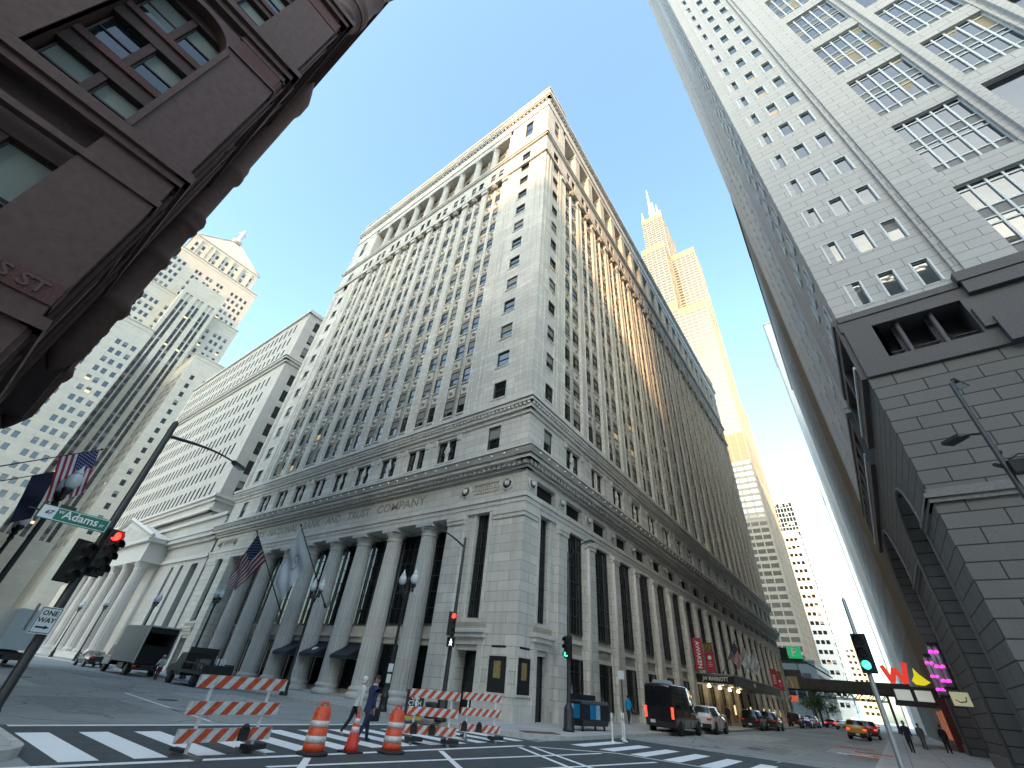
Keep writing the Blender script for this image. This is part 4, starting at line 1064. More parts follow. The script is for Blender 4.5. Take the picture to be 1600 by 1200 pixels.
def mast(loc,label,h,armdir,armlen,lampkind='cobra',arm_rise=.9,r0=.11,r1=.07,mat=None,base=True,group=None,name='signal_pole',cat='traffic signal',arm=True):
    t=thing(name,label,cat,loc,0,group); mat=mat or POLE
    a=MB(); prof=[(r0,0),(r1,h)]
    if base: prof=[(.30,0),(.31,.1),(.27,.16),(.25,.9),(.2,1.02),(r0+.03,1.08),(r0,1.2),(r1,h),(.01,h+.12)]
    else: prof=[(r0+.03,0),(r0+.03,.2),(r0,.25),(r1,h),(.01,h+.1)]
    a.lathe((0,0,0),prof,12 if not base else 16)
    a.build('pole',[mat],t,True)
    if arm:
        m=MB(); d=Vector((*armdir,0)).normalized()
        pts=[Vector((0,0,h-.5))+d*(armlen*k/8)+Vector((0,0,arm_rise*sin(pi/2*k/8))) for k in range(9)]
        m.tube(pts,[.06-.03*k/8 for k in range(9)],8); m.build('lamp_arm',[mat],t,True)
        hd=MB(); e=pts[-1]; n=Vector((-d.y,d.x,0))
        def P(u,v,z): return e+d*u+n*v+Vector((0,0,z))
        hd.hexa([P(-.05,-.08,-.07),P(.62,-.17,-.09),P(.62,.17,-.09),P(-.05,.08,-.07),P(-.05,-.06,.07),P(.55,-.1,.05),P(.55,.1,.05),P(-.05,.06,.07)],0)
        hd.face([P(.1,-.1,-.093),P(.58,-.13,-.098),P(.58,.13,-.098),P(.1,.1,-.093)],1)
        hd.build('lamp_head',[mat,GLOBE],t,True)
    return t
# corner pole in front of the bank's corner (red + walk)
t=mast((-18.75,-17.55,.15),'black signal pole with red light and white walk figure before the bank corner',8.5,(.62,-.78),1.9)
signal_head(t,(.28,.18,3.55),rad(135)+.15,0); ped_head(t,(.25,.2,3.0),rad(135))
# green pole on Adams
t=mast((-23.9,-13.5,.15),'black signal pole with green light and ribbed base on the cross street corner',8.6,(.3,.95),1.5)
signal_head(t,(.22,.0,3.1),rad(90)-.15,2)
# near left pole with Adams sign and one way sign
t=mast((-3.05,-17.25,.15),'near black signal pole with red light, street name sign and one way sign',8.1,(-.85,-.5),3.2,arm_rise=.55,base=False,r0=.12,r1=.09)
o_left=t
signal_head(t,(-.33,.08,3.25),rad(20)+pi,None); signal_head(t,(.22,.12,3.0),rad(200),None)
# right pole with green, near
t=mast((-19.6,-.25,.15),'grey signal pole with green light at the right kerb',4.9,(0,1),1,mat=POLEG,base=False,r0=.08,r1=.06,arm=False)
signal_head(t,(.16,.02,2.85),rad(90)-.1,2)
# tall lamp pole at right
t=mast((-18.7,5.15,.15),'tall black street light pole with a curved top lamp in front of the granite base',11.6,(-.55,.3),.55,arm_rise=.9,base=False,r0=.13,r1=.06,name='street_light',cat='street light')
a=MB(); a.tube([(0,0,9.6),(-.28,-.22,9.75),(-.5,-.4,9.8)],.04,8); a.obox((-.75,-.55,9.85),.34,.2,.06,rad(36)); a.build('flood_lamp',[POLE],t,True)
a=MB(); a.tube([(0,0,8.5),(.35,.32,8.62),(.55,.5,8.5)],.02,6); a.obox((.12,.25,8.3),.16,.2,.2); a.obox((.0,-.12,8.45),.22,.05,.04,rad(-40)); a.obox((-.1,.1,8.9),.14,.03,.03); a.build('bracket',[POLE],t,True)
# lamp at far upper left: curved street light by the brownstone
t=mast((6.1,-12.6,.15),'black street light with oval head in front of the brownstone windows',8.0,(-.2,-.6),.3,arm_rise=.5,base=False,name='street_light',cat='street light',r0=.1,r1=.05)
# distant green signals under the elevated railway
for (x,y,z) in ((-127,-13.2,3.4),(-127.5,-12.4,3.2)):
    t=mast((x,y,.15),'far small signal with green light under the railway, %s'%('by the shopfronts' if y<-13 else 'nearer the roadway'),z+1.2,(0,1),1,base=False,r0=.07,r1=.06,arm=False); signal_head(t,(.1,0,z-.4),rad(90),2)
# ---- signs on the near left pole
def sign_panel(parent,name,w_,h,loc,rz,mat,fr=None,tilt=0):
    a=MB(); a.box(-w_/2,w_/2,-.012,.012,-h/2,h/2,0)
    if fr: 
        for x0,x1,z0,z1 in ((-w_/2+.02,w_/2-.02,h/2-.035,h/2-.02),(-w_/2+.02,w_/2-.02,-h/2+.02,-h/2+.035),(-w_/2+.02,-w_/2+.035,-h/2+.035,h/2-.035),(w_/2-.035,w_/2-.02,-h/2+.035,h/2-.035)): a.box(x0,x1,-.016,-.0125,z0,z1,1)
    o=a.build(name,[mat]+([fr] if fr else []),parent,True); o.location=loc; o.rotation_euler=(0,tilt,rz); return o
def put_text(parent,txt,size,mat,x,z,y=-.02,ex=.004,shear=0,name='lettering',sx=1):
    M=Matrix.Translation((x,y,z))@Matrix.Rotation(pi/2,4,'X')@Matrix.Diagonal((sx,1,1,1))
    return text_mesh(txt,size,mat,name,parent,M,ex,'CENTER',shear)
s=sign_panel(o_left,'street_name_sign',1.55,.36,(.86,.30,4.46),rad(180+2),GREENP,WHITEP)
put_text(s,'Adams',.29,WHITEP,.12,.02); put_text(s,'W',.12,WHITEP,-.34,.06); put_text(s,'ST',.1,WHITEP,.62,-.03)
sq=MB(); sq.box(-.74,-.44,-.019,-.0165,-.15,.15,0); sq.build('route_panel',[WHITEP],s,True); put_text(s,'67',.15,BLACKP,-.59,.0,-.024,.003,.3)
bk=MB(); bk.box(-.45,-.1,-.02,.02,.18,.26,0); bk.tube([(-.78,0,.0),(-1.0,0,.0)],.02,6); bk.build('sign_bracket',[POLE],s,True)
s=sign_panel(o_left,'one_way_sign',.46,.60,(.12,.22,2.06),rad(180+9),WHITEP,BLACKP)
put_text(s,'ONE',.155,BLACKP,0,.16); put_text(s,'WAY',.155,BLACKP,0,.0)
ar=MB(); ar.prism([(-.14,-.175),(.04,-.175),(.04,-.2),(.15,-.155),(.04,-.11),(.04,-.135),(-.14,-.135)],lambda u,z,d:(u,d,z),-.018,-.0125); ar.build('arrow',[BLACKP],s,True)
s=sign_panel(o_left,'sign_back',.40,.58,(.45,.34,2.1),rad(180+75),POLEG)
# the red lamp that faces us, on a short bracket
hd=signal_head(o_left,(-.20,.28,3.42),rad(180+10),0)
# ---- flags
FRED=plain('flag_red',(.36,.03,.045),.85); FWHT=plain('flag_white',(.70,.72,.74),.85); FBLU=plain('flag_navy',(.03,.04,.14),.85); FPALE=plain('flag_pale_blue',(.78,.82,.86),.85); FNAVY=plain('flag_dark_navy',(.014,.018,.045),.85)
def flag(parent,A,B,D,kind,wave=.12,seed=0,fold=.0):
    """hoist from A (top/outer corner) to B; D = fly direction*length"""
    A=Vector(A);B=Vector(B);D=Vector(D); hv=B-A; nrm=hv.cross(D).normalized()
    nu,nv=26,22; mb=MB(); idx={}
    def P(i,j):
        u=i/nu; v=j/nv
        w_=wave*v**.7*(sin(9*v+3*u+seed)+.5*sin(17*v-4*u+seed*2))
        p=A+hv*(u*(1-fold*v*.8))+D*v+nrm*w_
        p+=hv*(fold*.25*v)
        p.z-= .10*D.length*fold*v*v
        return p
    for i in range(nu):
        for j in range(nv):
            if kind=='us':
                m=0 if (i//2)%2==0 else 1
                if i<14 and j<nv*.4: m=2
            elif kind=='pale': m=0
            else: m=0
            mb.face([P(i,j),P(i+1,j),P(i+1,j+1),P(i,j+1)],m,True)
    if kind=='us':
        for a in range(9):
            for b in range(6 if a%2==0 else 5):
                u=(a+.8)/10*14; v=(b+.5+(.5 if a%2 else 0))/6*nv*.4
                for sgn in (.012,-.012):
                    c=P(u,v)+nrm*sgn; e1=hv.normalized()*hv.length*.016; e2=D.normalized()*hv.length*.016
                    st=[]
                    for k in range(10):
                        r=1.4 if k%2==0 else .6; th=2*pi*k/10
                        st.append(c+e1*r*cos(th)+e2*r*sin(th))
                    mb.face(st,1)
    if kind=='emblem':
        for sgn in (.012,-.012):
            for k in range(14):
                t0,t1=2*pi*k/14,2*pi*(k+1)/14
                q=lambda r,t_: P(nu*(.5+r*.16*cos(t_)),nv*(.42+r*.16*sin(t_)))+nrm*sgn
                mb.face([q(.7,t0),q(1,t0),q(1,t1),q(.7,t1)],3)
            q=lambda a,b: P(nu*(.5+a),nv*(.42+b))+nrm*sgn
            mb.face([q(-.07,-.03),q(.05,-.03),q(.05,.03),q(-.07,.03)],3)
    mats={'us':[FRED,FWHT,FBLU],'pale':[FPALE],'emblem':[FPALE,FPALE,FPALE,plain('flag_emblem',(.45,.5,.62),.85)],'navy':[FNAVY],'white':[FWHT]}[kind]
    o=mb.build('flag' if parent is None else 'cloth',mats,parent)
    return o
def flagpole(base,tip,label,kind,A,B,D,wave=.15,seed=0,fold=0,cl='',grp=None,r=.05):
    t=thing('flagpole',label,'flagpole',base,0,grp)
    a=MB(); a.tube([base,tip],[r,r*.6],8); a.ball(tip,r*1.7,8); b=Vector(base); d=(Vector(tip)-b).normalized()
    a.tube([b,b+d*.4],r*1.8,8)
    a.build('pole',[POLE if kind!='z' else POLEG],t)
    f=thing('flag',cl,'flag',A,0); flag(f,A,B,D,kind,wave,seed,fold)
def along(b,t_,f): return tuple(b[i]+(t_[i]-b[i])*f for i in range(3))
b,tp_=(1.35,-25.19,5.85),(-2.53,-24.5,8.71)
flagpole(b,tp_,'near flagpole with the American flag, leaning out from the brownstone','us',along(b,tp_,.985),along(b,tp_,.74),(-.44,.12,-1.8),.10,1,.15,'American flag hanging from the near pole before the clock',None,.03)
b,tp_=(1.35,-28.75,5.81),(-2.19,-28.75,8.44)
flagpole(b,tp_,'flagpole carrying the dark blue flag at the left edge','navy',along(b,tp_,.97),along(b,tp_,.78),(-.3,.1,-2.1),.10,2.2,.25,'dark navy flag hanging straight down at the left edge',None,.03)
b,tp_=(-24.2,-45.6,5.7),(-18.8,-45.6,12.2)
flagpole(b,tp_,'long flagpole leaning out from the columns, with the American flag','us',along(b,tp_,.97),along(b,tp_,.64),(-.7,-4.3,-2.9),.22,.5,.55,'American flag blowing left from the columned front','flagpoles on the columned front',.06)
b,tp_=(-24.2,-38.5,6.2),(-19.3,-38.5,12.1)
flagpole(b,tp_,'long flagpole leaning out from the columns, with the pale blue flag','emblem',along(b,tp_,.98),along(b,tp_,.58),(-.9,-3.3,-3.6),.18,2.0,.5,'pale blue flag with a round emblem before the columns','flagpoles on the columned front',.06)
for k,(x,kd,l,cl) in enumerate(((-70.2,'us','flagpole with a striped flag above the dark canopy','small American flag above the hotel canopy'),(-75.9,'emblem','flagpole with an emblem flag above the dark canopy','small pale emblem flag, middle one above the hotel canopy'),(-81.7,'white','flagpole with a plain white flag above the dark canopy','plain white flag, right one above the hotel canopy'))):
    b,tp_=(x,-16.6,5.2),(x,-14.4,8.95)
    flagpole(b,tp_,l,kd,along(b,tp_,.97),along(b,tp_,.5),(-2.2,.35,-1.5),.15,k,.4,cl,'flagpoles over the canopy',.05)
# ---- hotel canopy with its lamps and letters
cn=thing('entrance_canopy','long black hotel canopy with white letters over the lit entrance','canopy',(-59.4,-17.0,4))
a=MB(); X0,X1,Y0,Y1=-88,-59.4,-16.95,-13.0
a.box(X0,X1,Y0,Y1,3.8,4.6,0); a.box(X0-.1,X1+.1,Y0,Y1+.1,4.6,4.68,1)
a.box(X1,X1+.012,Y0+.3,Y1-.1,4.50,4.54,1)
for k in range(24):
    x=X0+.6+k*1.2; a.box(x,x+.7,Y1,Y1+.03,3.62,3.8,0)
for k in range(7): a.box(X1,X1+.03,Y0+.4+k*.5,Y0+.7+k*.5,3.68,3.8,2)
a.build('canopy_roof',[plain('canopy_black',(.016,.015,.015),.4),plain('canopy_edge',(.42,.44,.44),.4,metal=.5),plain('canopy_bead',(.5,.48,.42),.5)],cn)
text_mesh('JW MARRIOTT',.52,plain('canopy_letter',(.8,.78,.72),.5),'lettering',cn,Matrix.Translation(-cn.location)@facing((X1+.02,-14.95,4.2),(1,0,0))@Matrix.Diagonal((.8,1,1,1)),.01)
pw=MB(); pw.box(-70.5,-69.3,Y1+.001,Y1+.02,4.02,4.38,0); pw.build('white_plate',[MATS['canopy_letter']],cn)
lm=emit('canopy_lamp',(1,.82,.45),1.2)
for x in (-61.5,-66.2,-71.0,-75.6):
    l=MB(); l.lathe((x,-16.3,3.45),[(.16,0),(.22,.1),(.16,.25),(.05,.35)],12); l.build('lamp',[lm],cn)
    p=bpy.data.lights.new('canopy_glow','POINT'); p.energy=7; p.color=(1,.75,.4); p.shadow_soft_size=.2; po=bpy.data.objects.new('canopy_glow',p); COL.objects.link(po); po.location=(x,-16.0,3.2)
# ---- banners
BRED=plain('banner_red',(.42,.035,.06),.8)
def banner(x,y,z0,z1,w_,label,txt,top=None):
    t=thing('banner',label,'banner',(x,y,z1),0,'red banners on the bank wall')
    a=MB(); a.box(x-.02,x+.02,y,y+w_,z0,z1,0); a.build('cloth',[BRED],t)
    r=MB(); r.tube([(x,y-.15,z1),(x,y+w_,z1)],.03,6); r.tube([(x,y-.15,z0),(x,y+w_,z0)],.03,6); r.build('bracket',[POLE],t)
    if top:
        g=MB(); g.box(x+.021,x+.026,y+.04,y+w_-.04,z1-1.0,z1-.05,0); 
        for k in range(7): g.tube([(x+.03,y+.15+k*.13,z1-1.0),(x+.03,y+.05+k*.17,z1-.35),(x+.03,y+.0+k*.19,z1-.1)],.03,5,1)
        g.build('banner_picture',[plain('banner_dark',(.08,.05,.02),.8),plain('banner_gold',(.5,.36,.12),.7)],t)
        em=MB(); em.prism([(.22*cos(2*pi*k/16),.22*sin(2*pi*k/16)) for k in range(16)],lambda u,v,d:(d,y+w_/2+u,z1-1.55+v),x+.021,x+.027); em.build('emblem',[FWHT],t)
        for k in range(3): text_mesh('-----'[:4+k%2],.3,FWHT,'small_print',t,Matrix.Translation(-t.location)@facing((x+.025,y+w_/2,z1-2.0-.2*k),(1,0,0)),.002)
    if txt: text_mesh(txt,.62,FWHT,'lettering',t,Matrix.Translation(-t.location)@facing((x+.024,y+w_*.5,(z0+z1)/2-.1),(1,0,0),(0,1,0)),.003)
banner(-58.6,-16.6,4.95,8.0,.95,'red banner reading AWAKEN on the bank wall','AWAKEN')
banner(-63.0,-16.6,4.95,8.0,1.0,'red banner with a golden sheaf picture and emblem on the bank wall','',1)
banner(-106,-16.6,5.2,8.2,1.0,'far red banner with white letters at the west end of the bank','SOUL')
banner(-111.5,-16.6,5.2,8.2,1.0,'far red banner with a small emblem beside the lettered one','',1)
# ---- awnings and posters on the column front
AWN=plain('awning_navy',(.012,.014,.022),.8)
def awning(y,w_,label):
    t=thing('awning',label,'awning',(-24.6,y,3.2),0,'dark awnings between the columns')
    a=MB(); P=lambda d,u,z:(-25.6+d,y+u,z)
    for s_ in (0,): 
        a.face([P(0,-w_/2,3.7),P(0,w_/2,3.7),P(1.75,w_/2,2.75),P(1.75,-w_/2,2.75)]); a.face([P(1.75,-w_/2,2.75),P(1.75,w_/2,2.75),P(1.75,w_/2,2.5),P(1.75,-w_/2,2.5)])
        for u in (-w_/2,w_/2): a.face([P(0,u,3.7),P(1.75,u,2.75),P(1.75,u,2.5),P(0,u,2.6)])
    a.build('canvas',[AWN],t); f=MB()
    for u in (-w_/2+.02,w_/2-.02): f.tube([P(.05,u,2.55),P(1.7,u,2.52)],.02,5)
    f.build('frame',[POLEG],t); return t
a1=awning(-34.2+0.0,2.3,'dark awning nearest the corner among the columns')
a2=awning(-38.7,2.3,'dark awning with white letters and shield, middle of the three')
awning(-43.1,2.3,'dark awning farthest from the corner among the columns')
sh=MB(); 
for pts in ([(-.3,.25),(.3,.25),(.3,0),(0,-.3),(-.3,0)],):
    q=[(-25.6+1.15+.0-.9*b*.88,-38.7+a_,3.08+.48*b+.02) for a_,b in pts]
    sh.face([(x,y,z+.012) for x,y,z in q])
sh.build('shield_emblem',[FWHT],a2)
text_mesh('THE BAR',.3,FWHT,'lettering',a2,Matrix.Translation(-a2.location)@facing((-25.6+1.762,-38.7,2.63),(1,0,0))@Matrix.Diagonal((.9,.7,1,1)),.003) if 0 else None
# posters in the bank's shop windows
for (F,u,l,tx) in ((FE,7.2+1.45,'purple window poster with white letters left of the corner pier','STELLA'),(FN,7.4,'purple window poster on the cross street side','club')):
    n=-1.86 if F is FE else -.36
    t=thing('window_poster',l,'poster',F(u,n,2),0,'purple posters in the bank windows')
    a=MB(); a.fb(F,u-.95,u+.95,n-.02,n,.75,3.3,0); a.build('sheet',[plain('poster_purple',(.05,.045,.12),.6,noise=.35,scale=2)],t)
    text_mesh(tx,.42,FWHT,'lettering',t,Matrix.Translation(-t.location)@facing(F(u,n+.012,2.75),F.nd),.003)
    for k in range(4): 
        b=MB(); b.fb(F,u-.7,u+.5-.1*k,n,n+.004,2.2-.28*k,2.26-.28*k,0); b.build('text_line',[plain('poster_line',(.16,.15,.25),.6)],t)
# brass wall plate and bench ledge are left to the carving; litter bin and sandwich board at the corner
t=thing('street_box','black street box with white painted letters and a yellow base behind the barricade','box',(-17.9,-18.6,.15))
a=MB(); a.box(-.48,.48,-.4,.4,.12,1.02,0); a.box(-.53,.53,-.45,.45,1.02,1.12,1); a.box(-.5,.5,-.42,.42,0,.14,2)
a.build('box',[plain('chalkboard',(.02,.021,.02),.7,noise=.4,scale=5),plain('planter_rim',(.03,.03,.032),.5),plain('hazard_yellow',(.45,.32,.06),.6)],t,True); t.rotation_euler=(0,0,rad(50))
for k,(tx,z) in enumerate((('CIN',.84),('CTCH',.62))): text_mesh(tx,.25,FWHT,'lettering',t,Matrix.Translation((.49,-.02,z))@Matrix.Rotation(pi/2,4,'Z')@Matrix.Rotation(pi/2,4,'X')@Matrix.Diagonal((.9,1,1,1)),.004)
t=thing('rubbish_bin','dark low street bin behind the barricade rails','bin',(-19.5,-19.0,.15))
a=MB(); a.lathe((0,0,0),[(.27,0),(.3,.1),(.32,.5),(.34,.62),(.2,.66)],14); a.build('drum',[plain('bin_dark',(.04,.037,.035),.6,noise=.3,scale=6)],t,True)
# ---- newspaper/ticket container on legs
t=thing('news_kiosk','dark blue street kiosk box with a blue poster, by the green signal pole','kiosk',(-26.6,-13.75,.15))
a=MB()
L_=2.75
a.prism([(-.5,.45),(.5,.45),(.5,1.15),(.42,1.25),(-.5,1.25)],lambda y,z,x:(x,y,z),-L_/2,L_/2,0)
a.box(-L_/2,L_/2,-.52,-.42,1.25,1.55,0); a.box(-L_/2-.03,L_/2+.03,-.55,.4,1.25,1.29,1)
a.prism([(-.4,.2),(.4,.2),(.5,.45),(-.5,.45)],lambda y,z,x:(x,y,z),-L_/2+.1,L_/2-.1,0)
for x in (-L_/2+.3,L_/2-.3):
    for y in (-.3,.3): a.tube([(x,y,0),(x,y,.25)],.06,8)
a.build('cabinet',[plain('kiosk_navy',(.012,.014,.024),.35),plain('kiosk_rim',(.12,.12,.13),.4),],t,True)
p=MB(); p.box(-.35,.62,.501,.512,.5,1.12,0); p.box(-.35,.05,.5125,.516,.5,1.12,1); p.build('poster',[plain('poster_blue',(.0,.16,.36),.5),plain('poster_pale',(.25,.42,.52),.5,noise=.4,scale=9)],t,True)
p=MB(); p.box(L_/2+.001,L_/2+.012,-.36,.34,.52,1.12,0); p.box(L_/2+.0125,L_/2+.016,-.36,-.05,.52,1.12,1); p.build('poster',[MATS['poster_blue'],MATS['poster_pale']],t,True)
t.rotation_euler=(0,0,rad(-6))
# ---- flexible posts, parking sign post
for k,(x,y,l) in enumerate(((-23.4,-10.9,'white flexible post nearest the crossing bars'),(-25.0,-11.0,'white flexible post, right one of the pair in front'),(-25.9,-11.5,'white flexible post close behind the right one'))):
    t=thing('flexible_post',l,'bollard',(x,y,0.004),0,'white flexible posts by the crossing')
    a=MB(); a.lathe((0,0,0),[(.14,0),(.13,.04),(.05,.07),(.04,.12),(.04,1.08),(.02,1.12)],10); a.build('post',[plain('post_white',(.7,.7,.66),.5,noise=.1,scale=9)],t,True)
    b_=MB(); b_.lathe((0,0,0),[(.043,.8),(.043,.95)],10); b_.build('reflector',[plain('post_band',(.5,.52,.5),.3)],t,True)
t=thing('parking_sign','pole with a small white parking sign beside the flexible posts','sign',(-30.5,-13.4,.15))
a=MB(); a.tube([(0,0,0),(0,0,3.0)],.035,8); a.build('pole',[POLE],t,True); sign_panel(t,'sign_plate',.42,.46,(.04,0,2.75),rad(90),WHITEP)
t=thing('sign_board','white paper notices strapped round the lamp post by the two walkers','sign',(-18.72,-21.98,1.9)); a=MB(); a.box(-.0,.28,-.02,.02,-.0,.38,0); a.build('sheet',[WHITEP],t,True); b_=MB(); b_.box(0.02,.26,-.02,.02,-.5,-.1,0); b_.build('sheet',[WHITEP],t,True); t.rotation_euler=(0,0,rad(115))
# ---- barricades, drums, cone
BORA=plain('board_orange',(.52,.075,.02),.55,noise=.4,scale=9); BWHI=plain('board_white',(.58,.60,.60),.5,noise=.28,scale=9); RUB=plain('rubber_black',(.02,.02,.021),.75,noise=.3,scale=12); POSTW=plain('barricade_post',(.66,.68,.68),.45,noise=.1,scale=6)
def barricade(loc,rz,label,w_,post,lean=0,boxes=(0,),feet=True):
    t=thing('barricade',label,'barricade',loc,rz,'striped construction barricades on the crossing')
    for z in (.36,.84,1.32):
        b=MB(); h=.24
        b.box(-w_/2,w_/2,-.02,.02,z-h/2,z+h/2,0)
        n=6; st=w_/n
        for k in range(-1,n+1):
            x=-w_/2+k*st
            P=[(x,z-h/2),(x+st*.5,z-h/2),(x+st*.5+.2,z+h/2),(x+.2,z+h/2)]
            Q=[(min(w_/2,max(-w_/2,p)),q) for p,q in P]
            if abs(Q[0][0]-Q[1][0])<1e-4 and abs(Q[2][0]-Q[3][0])<1e-4: continue
            for y in (-.0215,.0215): b.face([(p,y,q) for p,q in Q],1)
        b.build('board',[BWHI,BORA],t,True)
    for x in (-post,post):
        p=MB(); p.box(x-.028,x+.028,.022,.075,.05,1.42,0); p.build('post',[POSTW],t,True)
        f=MB()
        f.box(x-.04,x+.04,-.55,.55,0,.06,0); f.obox((x+.1,.1,.11),.26,.17,.05,.3,1) if x>0 or feet==2 else f.obox((x-.02,.3,.1),.08,.2,.03,.1,1)
        f.build('foot',[STEEL,RUB],t,True)
    for x in boxes:
        l=MB(); l.obox((x,-.06,.36),.11,.035,.11); l.lathe((x,-.06,.47),[(.09,0),(.08,.05),(.03,.09)],10); l.build('warning_light',[RUB],t,True)
    return t
bA=barricade((-6.35,-12.50,.004),rad(180+8),'large striped barricade nearest the camera, left of the orange drums',2.3,.76,boxes=(.38,))
bB=barricade((-13.1,-12.65,.004),rad(138),'striped barricade with two warning lights, between second drum and bank corner',1.75,.6,boxes=(-.55,.05),feet=2)
bC=barricade((-16.15,-13.0,.004),rad(138),'striped barricade farthest right, in front of the bank door',1.6,.55,boxes=(-.62,-.05))
ORD=plain('drum_orange',(.66,.075,.02),.45,noise=.35,scale=8,bump=.25); ORW=plain('drum_white',(.64,.62,.58),.4,noise=.3,scale=11)
def drum(loc,label):
    t=thing('traffic_drum',label,'traffic drum',loc,0,'orange traffic drums on the crossing')
    b=MB(); rs=[(.255,.06),(.26,.22),(.245,.225),(.245,.38),(.235,.385),(.235,.53),(.225,.535),(.225,.68),(.215,.685),(.215,.83),(.2,.85),(.17,.93),(.12,.96),(.03,.96)]
    b.lathe((0,0,0),rs,24); b.tube([(-.1,0,.95),(-.09,0,1.03),(.09,0,1.03),(.1,0,.95)],.022,6); b.build('body',[ORD],t,True)
    for z0,z1,r in ((.235,.375,.249),(.545,.675,.229)):
        s_=MB(); s_.lathe((0,0,0),[(r,z0),(r-.002,z1)],24); s_.build('stripe',[ORW],t,True)
    q=MB(); q.lathe((0,0,0),[(.38,0),(.38,.05),(.3,.07),(.25,.07)],20); q.build('base_ring',[RUB],t,True)
    return t
drum((-8.38,-12.02,.004),'orange and white traffic drum, the nearer one beside the big barricade'); drum((-10.63,-11.66,.004),'orange and white traffic drum, the one between the cone and second barricade')
t=thing('traffic_cone','bright red-orange traffic cone with two pale bands beside the walking pair','traffic cone',(-9.52,-12.0,.004))
b=MB(); b.lathe((0,0,0),[(.19,.03),(.165,.16),(.04,.84),(.03,.86),(.01,.86)],20); b.build('cone',[plain('cone_red',(.75,.055,.03),.45,noise=.1,scale=6)],t,True)
for z0,z1 in ((.42,.54),(.6,.72)):
    r=lambda z:.165-.125*(z-.16)/.68+.002
    s_=MB(); s_.lathe((0,0,0),[(r(z0),z0),(r(z1),z1)],20); s_.build('band',[plain('cone_band',(.75,.6,.56),.45)],t,True)
q=MB(); q.box(-.24,.24,-.24,.24,0,.035,0); q.build('foot',[RUB],t,True)
# fallen striped boards and rags by the right kerb
t=thing('fallen_barricade','fallen striped barricade lying in pieces by the right kerb','barricade',(-37.5,-2.2,.02))
for k,(x,y,r,m_) in enumerate(((0,0,.3,BWHI),(.9,.25,.1,BORA),(-.7,.2,-.4,BWHI),(1.7,-.1,.7,BWHI),(.4,.5,.2,BORA),(-1.4,-.2,.2,BORA))):
    b=MB(); b.obox((x*1.6,y*1.3,.06+.05*k),.85,.1,.02,r+1.4); b.build('board',[m_],t,True)
# ---- elevated railway across the street
RUST=plain('rail_steel',(.06,.055,.048),.7,noise=.4,scale=2)
t=thing('elevated_railway','dark steel elevated railway crossing the street in the distance','railway bridge',(-135,0,0))
a=MB(); a.box(-140,-130.5,-90,70,7.3,7.9,0); a.box(-130.6,-130.3,-90,70,6.3,8.3,0); a.box(-140.3,-140,-90,70,6.3,8.3,0)
for k in range(60): a.box(-130.3,-130.2,-60+2*k,-59.8+2*k,6.3,8.3,0)
a.build('deck',[RUST],t)
b=MB()
for x in (-130.8,-139.8):
    for y in (-44,-29,-13.5,0,16,31,46):
        c=MB(); c.box(x-.22,x+.22,y-.22,y+.22,.0,6.4,0); c.box(x-.3,x+.3,y-.3,y+.3,.0,.5,0); c.build('column',[RUST],t)
    for k in range(6):
        y=-13.3+2.2*k; b.tube([(x,y,6.3),(x,y+1.1,5.2),(x,y+2.2,6.3)],.1,5); b.tube([(x,y,5.2),(x,y+2.2,5.2)],.1,5)
b.build('bracing',[RUST],t)
s_=MB(); s_.box(-140,-130.2,-60,-14.2,8.3,8.7,0); s_.box(-140.5,-129.8,-60,-13.4,11.7,12.0,0)
s_.box(-130.4,-130.2,-60,-14.2,8.7,9.8,0)
for k in range(10): s_.box(-130.5,-130.3,-14.6-4.5*k,-14.4-4.5*k,8.7,11.7,0)
s_.prism([(-13.4,11.7),(-13.4,12),(-9.0,9.2),(-9.0,8.9)],lambda y,z,x:(x,y,z),-139,-130)
s_.build('station_canopy',[RUST],t)
def hang(name,label,cat,y0,y1,z0,z1,mat,x=-129.7,d=.25):
    t=thing(name,label,cat,(x,y1,z0)); a=MB(); a.box(x-d,x,y0,y1,z0,z1,0); a.build('panel',[mat],t); return t
t=hang('parking_sign','bright green parking sign with a white P above the station','sign',-15.6,-13.0,11.9,14.2,emit('sign_green',(.02,.62,.22),.08,(.02,.5,.2)),-129.4)
text_mesh('P',2.3,plain('sign_white',(.85,.85,.85),.5),'lettering',t,Matrix.Translation(-t.location)@facing((-129.37,-14.3,13.05),(1,0,0)),.02)
hang('dark_sign_band','black sign band left of the green parking sign','sign',-20.5,-15.7,12.0,14.0,plain('band_black',(.015,.016,.018),.4),-129.4)
t=hang('arch_sign','tan fascia panel with a pale double arch under the station','sign',-19.6,-15.2,6.3,8.5,plain('fascia_tan',(.34,.27,.15),.7,noise=.2,scale=2),-129.9)
a=MB()
for c in (-17.9,-16.9): a.tube([(-129.85,c-.5,6.4)]+[(-129.85,c-.5*cos(pi*k/10),6.5+1.75*sin(pi*k/10)) for k in range(11)]+[(-129.85,c+.5,6.4)],.09,6)
a.build('arches',[plain('arch_cream',(.75,.68,.48),.5)],t)
hang('orange_sign','small orange lit shop sign beneath the arch panel','sign',-18.6,-16.0,3.9,5.0,emit('sign_orange',(1,.16,.05),.08,(.7,.15,.05)),-129.9)
